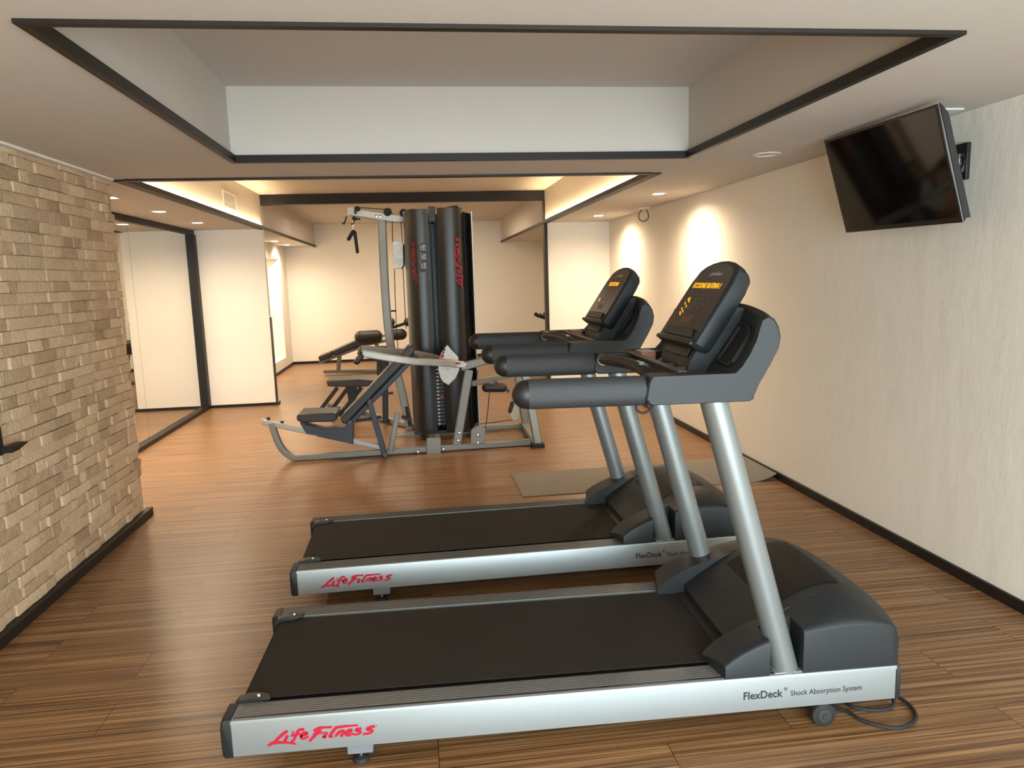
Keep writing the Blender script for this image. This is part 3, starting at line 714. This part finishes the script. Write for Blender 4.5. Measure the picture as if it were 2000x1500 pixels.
# second machine
T2 = copy_tree(T1)
T2.location = (-.640, 3.40, 0); T2.rotation_euler.z = .004
tag(T2, 'second treadmill, standing between the nearest one and the grey floor mat', 'treadmill', 'treadmills standing side by side')
con2 = [o for o in bpy.data.objects if o.parent == T2 and o.name.startswith('console') and 'arm' not in o.name and 'housing' not in o.name and 'pillar' not in o.name][0]
text_obj('display_text', 'ECCIONE RUTINA I', .032, FM(-.150, .205), M_led, con1, sx=.98, bold=0, shear=.15)
text_obj('display_text', 'SELECCIONE', .032, FM(-.10, .205), M_led, con2, sx=.98, bold=0, shear=.15)
ld = MB()
for k in range(9):
    a = 2*math.pi*k/9; x, y = -.112+.016*math.cos(a), .125+.034*math.sin(a)
    for q in (0, 1): ld.loft([[CC(x+aa+q*.008, y+bb-q*.006, h) for aa, bb in ((0, 0), (.006, 0), (.006, .006), (0, .006))] for h in (.0036, .0044)])
ld.build('lap_lights', M_led, con1)
ld = MB()
ld.loft([[CC(a, b, h) for a, b in ((-.118, .105), (-.10, .105), (-.10, .125), (-.118, .125))] for h in (.0036, .0044)])
ld.build('lap_lights', M_led, con2)
MB().tube([(1.55, .5, .045), (1.80, .30, .02), (2.05, .09, .012), (2.10, .008, .010), (2.145, -.036, .010), (2.207, -.054, .010), (2.283, -.018, .010), (2.315, .05, .010), (2.30, .12, .010), (2.22, .17, .012), (2.12, .13, .014), (2.10, .07, .022), (2.16, .035, .022), (2.23, .04, .022), (2.27, .09, .024), (2.27, .17, .04), (2.245, .22, .09), (2.235, .24, .16)], .0065, 10, smooth=8).build('power_cord', M_rubber, T1, angle=60)

# ------------------------------------------------------------------ television
tv = empty('television', (2.335, 3.44, 1.987), 0, 'black flat-screen television tilted down on the right wall', 'television')
tv.rotation_mode = 'XYZ'
rt = Vector((-.015, -1, -.013)).normalized(); nn = Vector((-.956, .018, -.293)); nn = (nn-rt*nn.dot(rt)).normalized(); uu = nn.cross(rt)
mw = Matrix.Identity(4)
for i in range(3): mw[i][0], mw[i][1], mw[i][2], mw[i][3] = rt[i], uu[i], nn[i], (2.335, 3.44, 1.987)[i]
tv.matrix_world = mw
w, h = .452, .262
MB().loft([[(x, y, z) for x, y in ((-w*a, -h*a), (w*a, -h*a), (w*a, h*a), (-w*a, h*a))] for a, z in ((1, 0), (1, -.018))]).build('bezel', M_bezel, tv, bevel=.003)
MB().box(-w+.013, w-.013, -h+.024, h-.014, .0, .0012).build('screen', M_screen, tv)
MB().box(-w-.0012, w+.0012, -h-.0012, h+.0012, -.008, -.0045).build('chrome_edge', M_chrome, tv)
MB().loft([[(x*a, y*b-dy, z) for x, y in ((-w, -h), (w, -h), (w, h), (-w, h))] for a, b, dy, z in ((.99, .985, 0, -.018), (.98, .96, 0, -.032), (.965, .88, .025, -.058), (.90, .75, .04, -.064))]).build('back_cover', M_tvside, tv, bevel=.003)
tag(tv, tv['label'], 'television')
mt = empty('television_bracket', (XR, 3.265, 2.03), 0, 'black wall bracket behind the right edge of the television', 'bracket')
MB().box(-.022, -.001, -.040, .040, -.085, .085).build('wall_plate', M_plastic2, mt, bevel=.004)
MB().rtube([(-.02, 0, 0), (-.10, .03, -.01), (-.165, .12, -.02)], .04, .03, ref=(0, 0, 1)).build('arm', M_plastic2, mt, bevel=.003)
MB().tube([(-.028, .0, .035), (-.035, -.005, .0), (-.028, 0, -.045)], .008, 10).build('hinge_pin', M_chrome, mt)
MB().box(-.175, -.16, .06, .18, -.08, .06).build('head_plate', M_plastic2, mt, bevel=.003)

# ------------------------------------------------------------------ multigym
def ray(px, py): return FW + RI*((px-1000)/F_PX) - UP*((py-750)/F_PX)
def P(px, py, y):
    d = ray(px, py); return Vector((0, 0, CAMZ)) + d*(y/d.y)
GO = Vector((.2, 7.0, 0))
G = empty('multigym', GO, 0, 'grey and black cable multigym with weight tower in front of the wide opening', 'multigym')
def gb(mb, name, material, parent=None, **k): return mb.build(name, material, parent or G, origin=GO, **k)
def Pz(px, py, y, z):
    q = P(px, py, y); q.z = z; return q
# floor frame: front rail with the bent-up nose
ya = lambda px: 6.50-(px-560)*.0003
nose = [P(530, 826, 6.5), P(538, 850, 6.5), P(548, 872, 6.5), P(562, 887, 6.5), P(582, 895, 6.5), Pz(620, 893, 6.5, .031)]
nose = catmull(nose, 4)
for q in nose: q.z = max(q.z, .031)
xs_end = P(1042, 868, 6.6).x
fr = MB().rtube(nose + [Vector((xs_end, 6.56, .031))], .065, .055)
gb(fr, 'floor_rail', M_frame, bevel=.003)
gb(MB().rtube([P(770, 856, 7.3)*1, Vector((.05, 7.3, .035))], .06, .05), 'floor_rail', M_frame, bevel=.003)
xr = P(1040, 868, 6.6).x
gb(MB().rtube([Vector((xr+.01, 6.50, .04)), Vector((xr+.03, 7.35, .04))], .06, .06, ref=(0, 0, 1)), 'floor_rail', M_frame, bevel=.003)
gb(MB().rtube([Vector((.45, 7.3, .035)), Vector((xr+.02, 7.33, .035))], .06, .05), 'floor_rail', M_frame, bevel=.003)
gb(MB().rtube([Vector((.13, 6.53, .035)), Vector((.16, 7.55, .035))], .06, .05, ref=(0, 0, 1)), 'floor_rail', M_frame, bevel=.003)
# rear left floor rail, bent nose
rn = catmull([P(640, 790, 8.5), P(655, 796, 8.5), P(680, 800, 8.5), P(710, 806, 8.5)], 4)
for q in rn: q.z = max(q.z, .03)
gb(MB().rtube([Vector((p.x, p.y-.0, p.z)) for p in rn] + [Vector((-.28, 7.9, .03)), Vector((.0, 7.5, .03))], .07, .05), 'floor_rail', M_frame, bevel=.003)
gb(MB().rtube([Pz(648, 797, 8.45, .028), P(668, 791, 8.5), P(690, 797, 8.55)], .25, .02), 'foot_platform', M_frame)
# slide rail, carriage, seat, backrest
gb(MB().rtube([P(512, 823, 6.50), P(747, 874, 6.50)], .05, .048), 'slide_rail', M_frame2, bevel=.003)
gb(MB().cyl(P(524, 820, 6.50), P(524, 815, 6.50), .014), 'rail_bolt', M_plastic2); gb(MB().cyl(P(551, 826, 6.50), P(551, 822, 6.50), .014), 'rail_bolt', M_plastic2)
def slab(mb, pxs, y0, y1):
    a = [P(x, y, y0) for x, y in pxs]; b = [Vector((p.x, p.y+(y1-y0), p.z)) for p in a]; return mb.loft([a, b])
gb(slab(MB(), [(585, 826), (600, 830), (634, 838), (650, 836), (655, 834), (672, 838), (679, 822), (689, 823), (690, 868), (621, 853), (618, 850), (598, 847)], 6.44, 6.56), 'carriage', M_slate, bevel=.004)
st = slab(MB(), [(579, 812), (583, 809), (650, 807), (657, 810), (658, 819), (652, 824), (588, 826), (579, 821)], 6.34, 6.66)
gb(st, 'seat_pad', M_pad, bevel=.012, seg=3)
bp_ = slab(MB(), [(665, 820), (667, 814), (797, 677), (806, 675), (811, 682), (808, 690), (676, 828), (669, 828)], 6.36, 6.64)
gb(bp_, 'backrest_pad', M_pad, bevel=.012, seg=3)
gb(MB().rtube([P(680, 830.5, 6.5), P(812, 694, 6.5)], .08, .045), 'backrest_frame', M_slate, bevel=.003)
gb(MB().rtube([P(721, 783, 6.42), P(752, 889, 6.42)], .03, .048), 'prop_strut', M_slate, bevel=.003)
gb(MB().rtube([P(721, 783, 6.58), P(752, 887, 6.58)], .03, .048), 'prop_strut', M_slate, bevel=.003)
for q in ((722, 784), (682, 824), (752, 889)):
    gb(MB().cyl(P(q[0], q[1], 6.395), P(q[0], q[1], 6.43), .018), 'pivot_bolt', M_plate)
gb(MB().rtube([P(776, 808, 6.5), P(763, 880, 6.5)], .05, .05), 'seat_support', M_frame, bevel=.003)
# press tower leg and press arms
gb(MB().rtube([P(916, 722, 6.55), P(892, 869, 6.55)], .05, .078), 'press_upright', M_frame, bevel=.004)
gb(slab(MB(), [(833, 857), (838, 855), (859, 855), (861, 858), (861, 892), (833, 892)], 6.46, 6.49), 'gusset_plate', M_frame, bevel=.004)
gb(slab(MB(), [(919, 868), (920, 840), (928, 833), (941, 833), (948, 838), (948, 866)], 6.48, 6.50), 'gusset_plate', M_frame, bevel=.004)
for q in ((897, 846), (895, 861), (934, 850), (934, 865), (816, 883), (866, 878)):
    p = P(q[0], q[1], 6.50 if q[0] < 900 and q[0] > 880 else 6.475); gb(MB().lathe([(.001, -.012), (.011, -.010), (.015, 0), (.001, 0)], p, (0, 1, 0), 14), 'bolt', M_chrome)
gb(MB().rtube([P(708, 690, 6.30), P(760, 699, 6.30), P(810, 706, 6.32), P(858, 708, 6.40), P(905, 712, 6.47)], .05, .062), 'press_arm', M_frame2, bevel=.004)
gb(MB().rtube([P(705, 681, 6.80), P(740, 684, 6.80), P(800, 689, 6.78), P(840, 696, 6.65), P(870, 706, 6.50)], .05, .062), 'press_arm', M_frame, bevel=.004)
gb(MB().capsule(P(704, 697, 6.26), P(697, 706, 6.26), .028, 16), 'press_grip', M_pad)
gb(MB().capsule(P(706, 680, 6.86), P(703, 690, 6.84), .024, 16), 'press_grip', M_pad)
gb(MB().rtube([P(700, 700, 6.28), P(712, 692, 6.30)], .03, .03), 'grip_bracket', M_slate)
sec = slab(MB(), [(873.6, 674), (884, 686), (895, 697), (897, 722), (890, 738), (876, 752), (866, 746), (860, 737), (856, 722), (857, 706), (860, 692), (867, 682)], 6.475, 6.487)
so = gb(sec, 'sector_plate', M_worn)
for q in ((868, 683), (866, 688)): gb(MB().cyl(P(q[0], q[1], 6.472), P(q[0], q[1], 6.476), .010), 'sector_hole', M_rubber, so)
gb(MB().cyl(P(863, 695, 6.44), P(863, 695, 6.48), .020), 'selector_knob', M_red)
gb(slab(MB(), [(852, 702), (910, 708), (909, 718), (852, 713)], 6.425, 6.43), 'arm_label', M_worn)
gb(slab(MB(), [(883, 706.5), (899, 708), (899, 712), (883, 711)], 6.42, 6.424), 'warning_label', M_red)
for q in ((874, 719), (909, 713)): gb(MB().lathe([(.001, -.01), (.010, -.008), (.013, 0), (.001, 0)], P(q[0], q[1], 6.46), (0, 1, 0), 14), 'bolt', M_chrome)
gb(MB().rtube([P(900, 717, 6.55), P(948, 704, 6.55), P(985, 696, 6.55)], .05, .075), 'press_arm', M_frame, bevel=.004)
gb(MB().rtube([P(920, 750, 6.58), P(1012, 728, 6.75)], .05, .05), 'cross_brace', M_frame, bevel=.003)
# right A-frame
gb(MB().rtube([P(1022, 712, 6.62), P(1052, 872, 6.50)], .06, .078), 'rear_leg', M_frame, bevel=.004)
gb(MB().rtube([P(1008, 712, 7.3), P(1030, 852, 7.3)], .06, .07), 'rear_leg', M_frame, bevel=.004)
gb(slab(MB(), [(1040, 869), (1064, 867), (1065, 883), (1042, 885)], 6.42, 6.62), 'foot_cap', M_rubber, bevel=.004)
gb(slab(MB(), [(996, 785), (1012, 788), (1014, 818), (1004, 824), (996, 812)], 7.15, 7.18), 'pulley_bracket', M_frame2, bevel=.004)
gb(MB().capsule(P(1001, 787, 7.0), P(996, 803, 7.0), .02, 14), 'lever_grip', M_pad)
gb(MB().capsule(P(950, 757, 7.0), P(982, 757, 7.0), .045, 20), 'roller_pad', M_pad)
gb(MB().rtube([P(966, 745, 7.05), P(995, 765, 7.05)], .03, .03), 'roller_arm', M_slate)
gb(MB().tube([P(956, 764, 7.05), P(953, 800, 7.05), P(948, 838, 7.05)], .004, 8), 'cable', M_rubber)
gb(MB().tube([P(930, 829, 7.1), P(965, 825, 7.1), P(1000, 820, 7.12)], .004, 8), 'cable', M_rubber)
gb(MB().tube([P(934, 722, 6.9), P(930, 740, 6.9)], .004, 8), 'cable', M_rubber)
# weight tower: two curved shrouds and the stack between them
def shroud(plan, z0, z1, name, lean=0):
    Pn = catmull([Vector((a, b, 0)) for a, b in plan], 6); th = .012; mb = MB()
    out, inn = [], []
    for i, p in enumerate(Pn):
        t = (Pn[min(i+1, len(Pn)-1)]-Pn[max(i-1, 0)]).normalized(); nn_ = Vector((-t.y, t.x, 0)); out.append(p); inn.append(p+nn_*th)
    loop = out+inn[::-1]
    return gb(mb.loft([[Vector((p.x, p.y, z)) for p in loop] for z in (z0, z1)]), name, M_shroud, angle=50)
ZT0 = .075; ZT1 = 2.215
sl = shroud([(-.090, 7.50), (-.085, 7.30), (-.055, 7.10), (-.002, 7.02), (.075, 7.005), (.148, 7.015)], ZT0, ZT1, 'weight_shroud')
sr = shroud([(.232, 7.005), (.30, 6.985), (.39, 6.985), (.455, 7.02), (.492, 7.10)], ZT0, ZT1+.005, 'weight_shroud')
sr2 = shroud([(.495, 7.06), (.520, 7.12), (.545, 7.22), (.558, 7.36), (.56, 7.5)], ZT0, ZT1-.03, 'weight_shroud')
gb(MB().box(.553, .566, 7.04, 7.50, .1, ZT1-.03), 'shroud_edge_highlight', M_frame2, bevel=.002)  # pale strip; the edge highlight of the shroud is put into its colour
gb(MB().box(-.07, .55, 7.42, 7.50, .09, 2.2), 'rear_cover', M_shroud)
gb(MB().box(-.08, .55, 7.03, 7.48, .06, .09), 'tower_base', M_plastic2, bevel=.003)
gb(MB().box(.155, .222, 7.1, 7.4, 2.10, 2.245), 'top_bracket', M_plastic2, bevel=.003)
gb(MB().rtube([Vector((.16, 7.14, 2.250)), Vector((.22, 7.14, 2.250))], .012, .01), 'top_pin', M_frame)
for x in (.168, .214): gb(MB().cyl((x, 7.16, .1), (x, 7.16, 2.12), .009, 12), 'guide_rod', M_plate)
for k in range(19):
    z = .13+k*.036
    wp = gb(MB().box(.150, .236, 7.10, 7.24, z, z+.031), 'weight_plate', M_plate, bevel=.002)
    gb(MB().box(.158, .180, 7.095, 7.0995, z+.006, z+.025), 'plate_number', M_white, wp)
gb(MB().cyl((.206, 7.06, .42), (.206, 7.10, .42), .016), 'selector_pin', M_red)
logo('shroud_logo', frame_mtx((.448, 6.992, 1.46), Vector((0, 0, 1)), Vector((-1, -.25, 0))), .50, M_red, G, th=.001, origin=GO, wk=1.9)
logo('shroud_logo', frame_mtx((.020, 7.000, 1.52), Vector((0.0, 0.0, 1)), Vector((-.6, 0.5, 0))), .40, M_red, G, th=.001, origin=GO, wk=1.3)
ch = gb(MB().box(.048, .122, 6.999, 7.0035, 1.63, 1.90), 'exercise_chart', M_plastic2)
fg = MB()
for k in range(3):
    z = 1.66+k*.085
    for a, b, c, d in ((.066, .112, .006, .012), (.066, .072, .006, .05), (.09, .096, .012, .055), (.082, .112, .044, .050), (.074, .09, .028, .033), (.104, .109, .02, .048)):
        fg.box(a, b, 6.9965, 6.9985, z+c, z+d)
    fg.box(.054, .060, 6.9965, 6.9985, z+.058, z+.066)
    gb(fg, 'chart_figure', M_white, ch); fg = MB()
for x, z in ((.10, 2.17), (.25, 2.17)): gb(MB().lathe([(.001, -.004), (.007, -.004), (.008, 0), (.001, 0)], (x, 6.999, z), (0, 1, 0), 12), 'shroud_screw', M_rubber)
gb(MB().rtube([(.33, 7.05, 2.222), (.42, 7.05, 2.235), (.44, 7.1, 2.222)], .02, .02, ref=(0, 0, 1)), 'top_clip', M_rubber)
# lat mast, top arm, pulleys, cables
YM = 7.6
gb(MB().rtube(catmull([P(746, 430, YM), P(749, 500, YM), P(753, 580, YM), P(760, 655, YM), P(771, 710, YM), P(785, 765, YM), P(803, 850, YM)], 4), .075, .085), 'lat_mast', M_frame, bevel=.004)
gb(MB().rtube([P(680, 413, YM), P(745, 423, YM), P(770, 427, YM), P(800, 428, YM)], .065, .085), 'top_arm', M_frame2, bevel=.004)
gb(slab(MB(), [(679, 405), (692, 405), (692, 409), (682, 409), (682, 421), (679, 421)], YM-.045, YM-.035), 'arm_end_plate', M_frame2)
def pulley(px, py, r, y=YM):
    p = P(px, py, y)
    o = gb(MB().lathe([(.001, -.014), (r*.4, -.014), (r, -.012), (r*.86, -.004), (r*.86, .004), (r, .012), (r*.4, .014), (.001, .014)], p, (0, 1, 0), 24), 'pulley', M_rubber); return p
pulley(757, 414, .040, YM-.05); pulley(788, 416, .040, YM-.05); pulley(698, 408, .026, YM-.05); pulley(692, 427, .022, YM-.05)
gb(slab(MB(), [(692, 404), (704, 406), (704, 409), (697, 409), (696, 418), (692, 418)], YM-.08, YM-.07), 'pulley_bracket', M_rubber)
gb(slab(MB(), [(749, 411), (755, 407), (763, 407), (767, 418), (757, 412), (752, 421)], YM-.09, YM-.075), 'pulley_bracket', M_rubber)
gb(slab(MB(), [(686, 424), (703, 426), (703, 429), (690, 429)], YM-.08, YM-.02), 'pulley_bracket', M_rubber)
for q in ((735, 422), (742, 423)): gb(MB().lathe([(.001, -.012), (.012, -.01), (.016, 0), (.001, 0)], P(q[0], q[1], YM-.035), (0, 1, 0), 14), 'bolt', M_chrome)
gb(MB().tube([P(700, 405, YM-.05), P(725, 407, YM-.05), P(752, 409, YM-.05)], .004, 8), 'cable', M_rubber)
gb(MB().tube([P(677, 422, YM), P(674, 432, YM), P(672, 437, YM), P(668, 435, YM)], .007, 8, smooth=4), 'bar_hook', M_rubber)
gb(MB().tube([P(691, 428, YM-.05), P(691, 434, YM-.05), P(688, 438, YM-.05), P(685, 436, YM-.05)], .006, 8, smooth=4), 'bar_hook', M_rubber)
gb(MB().tube([P(690, 428, YM-.05), P(690, 450, YM-.05)], .004, 8), 'cable', M_chrome)
hd = gb(MB().tube([P(690, 449, YM-.05), P(692, 456, YM-.05)], .012, 10), 'pull_handle', M_rubber)
gb(MB().capsule(P(689, 453, YM-.05), P(681, 467, YM-.05), .018, 14), 'handle_grip', M_rubber, hd)
gb(MB().capsule(P(693, 454, YM-.05), P(698, 492, YM-.05), .017, 14), 'handle_grip', M_rubber, hd)
fp = gb(slab(MB(), [(767, 474), (770, 470), (783, 470), (787, 477), (788, 518), (784, 525), (772, 525), (768, 519)], 7.36, 7.372), 'floating_pulley', M_worn, bevel=.003)
gb(slab(MB(), [(771, 475), (786, 473), (790, 480), (791, 518), (786, 525), (776, 525)], 7.385, 7.43), 'pulley_wheels', M_rubber, fp)
for q in ((775, 484), (776, 510)): gb(MB().lathe([(.001, -.01), (.010, -.008), (.014, 0), (.001, 0)], P(q[0], q[1], 7.36), (0, 1, 0), 14), 'bolt', M_chrome, fp)
for a, b in (((766, 432), (767, 472)), ((783, 433), (786, 472)), ((770, 524), (774, 640)), ((774, 640), (779, 700)), ((787, 524), (793, 642))):
    gb(MB().tube([P(*a, 7.4), P(*b, 7.4)], .004, 8), 'cable', M_rubber)
# rear left station: black seat on slanting struts
gb(slab(MB(), [(637, 744), (700, 741), (736, 744), (736, 752), (700, 757), (640, 755)], 8.25, 8.60), 'seat_pad', M_pad, bevel=.01, seg=3)
for a, b in (((659, 757), (624, 803)), ((680, 757), (648, 800)), ((706, 757), (662, 812))): gb(MB().rtube([P(*a, 8.40), P(*b, 8.40)], .03, .045), 'seat_strut', M_plastic2)
gb(slab(MB(), [(676, 755), (697, 755), (694, 775), (696, 800), (682, 812), (680, 780)], 8.35, 8.5), 'seat_column', M_plastic2)
gb(MB().rtube([P(752, 700, 7.95), P(753, 825, 7.95)], .05, .062), 'rear_post', M_plastic2, bevel=.003)
gb(MB().rtube([P(753, 824, 7.95), Pz(756, 846, 7.95, .03)], .04, .045), 'post_foot', M_frame, bevel=.003)
gb(MB().rtube([P(738, 771, 7.92), P(768, 767, 7.92)], .02, .028), 'post_handle', M_plastic2)
gb(slab(MB(), [(735, 676), (758, 676), (760, 722), (736, 734)], 8.0, 8.05), 'post_cover', M_plastic2, bevel=.004)
gb(MB().rtube([P(694, 822, 7.6), P(745, 814, 7.6)], .03, .03), 'foot_bar', M_plastic2)
gb(MB().rtube([P(784, 814, 7.45), P(804, 820, 7.45)], .03, .03), 'foot_bar', M_plastic2)
gb(MB().tube([P(794, 795, 7.5), P(801, 832, 7.5)], .016, 10), 'foot_bar', M_plastic2)

# ------------------------------------------------------------------ far room: bench and bike
BO = Vector((-.8, 12.7, 0))
Bn = empty('leg_curl_bench', BO, 0, 'sloping black padded leg curl bench beyond the multigym, on a grey frame', 'exercise bench')
def bb(mb, name, material, parent=None, **k): return mb.build(name, material, parent or Bn, origin=BO, **k)
YB_ = 12.7
bb(slab(MB(), [(621, 697), (646, 687), (649, 696), (624, 707)], YB_-.2, YB_+.2), 'head_pad', M_pad, bevel=.015, seg=3)
bb(slab(MB(), [(648, 686), (700, 663), (745, 655), (745, 668), (702, 676), (651, 695)], YB_-.2, YB_+.2), 'bench_pad', M_pad, bevel=.015, seg=3)
bb(MB().rtube([P(624, 708, YB_), P(720, 672, YB_), P(760, 664, YB_)], .06, .05), 'bench_frame', M_frame, bevel=.003)
bb(MB().rtube([P(663, 694, YB_), P(661, 724, YB_)], .06, .07), 'post', M_frame, bevel=.003)
bb(MB().rtube([P(632, 726, YB_)*1, P(775, 724, YB_)], .07, .05), 'floor_rail', M_frame, bevel=.003)
bb(MB().rtube([P(733, 664, YB_), P(750, 724, YB_)], .06, .07), 'post', M_frame, bevel=.003)
bb(MB().capsule(P(704, 658, YB_-.35), P(735, 656, YB_-.20), .10, 20), 'roller_pad', M_pad)
bb(MB().capsule(P(772, 654, YB_-.1), P(784, 653, YB_-.05), .095, 20), 'roller_pad', M_pad)
bb(MB().rtube([P(735, 657, YB_-.2), P(772, 654, YB_-.1)], .03, .04), 'roller_axle', M_frame)
bb(MB().rtube([P(766, 640, YB_), P(797, 630, YB_)], .03, .05), 'lever', M_plastic2)
bb(MB().capsule(P(797, 629, YB_-.12), P(797, 629, YB_+.12), .075, 20), 'roller_pad', M_pad)
bb(MB().capsule(P(763, 629, YB_-.12), P(763, 629, YB_+.12), .075, 20), 'roller_pad', M_pad)
bb(MB().rtube([P(750, 608, YB_), P(774, 607, YB_)], .03, .03), 'handle', M_plastic2)
bb(MB().rtube([P(757, 608, YB_), P(760, 664, YB_)], .04, .04), 'handle_post', M_frame)
KO = Vector((2.20, 12.0, 0))
K = empty('exercise_bike', KO, 0, 'dark exercise bike mostly hidden behind the right edge of the opening', 'exercise bike')
MB().rtube([(-.10, -.25, .03), (-.10, .25, .03)], .05, .08, ref=(0, 0, 1)).rtube([(-.1, 0, .04), (.30, 0, .04)], .05, .08).rtube([(.30, -.25, .03), (.30, .25, .03)], .05, .08, ref=(0, 0, 1)).build('base', M_plastic2, K)
MB().rtube([(.12, 0, .05), (-.02, 0, .80)], .06, .07).build('front_post', M_plastic2, K)
MB().rtube([(.25, 0, .05), (.27, 0, .65)], .06, .07).build('seat_post', M_plastic2, K)
MB().loft([[(.10, -.06, .65), (.10, .06, .65), (.34, .12, .66), (.34, -.12, .66)], [(.10, -.04, .72), (.10, .04, .72), (.35, .11, .76), (.35, -.11, .76)]]).build('saddle', M_pad, K, bevel=.02, seg=3)
MB().lathe([(.001, -.03), (.24, -.03), (.26, 0), (.24, .03), (.001, .03)], (.07, 0, .32), (0, 1, 0)).build('flywheel', M_plate, K)
MB().tube([(-.22, -.22, .94), (-.16, -.22, .90), (-.02, -.2, .86), (-.02, .2, .86), (-.16, .22, .90), (-.22, .22, .94)], .032, 10).build('handlebar', M_pad, K)
MB().box(-.10, .06, -.09, .09, .86, .96).build('bike_console', M_plastic2, K, bevel=.01)
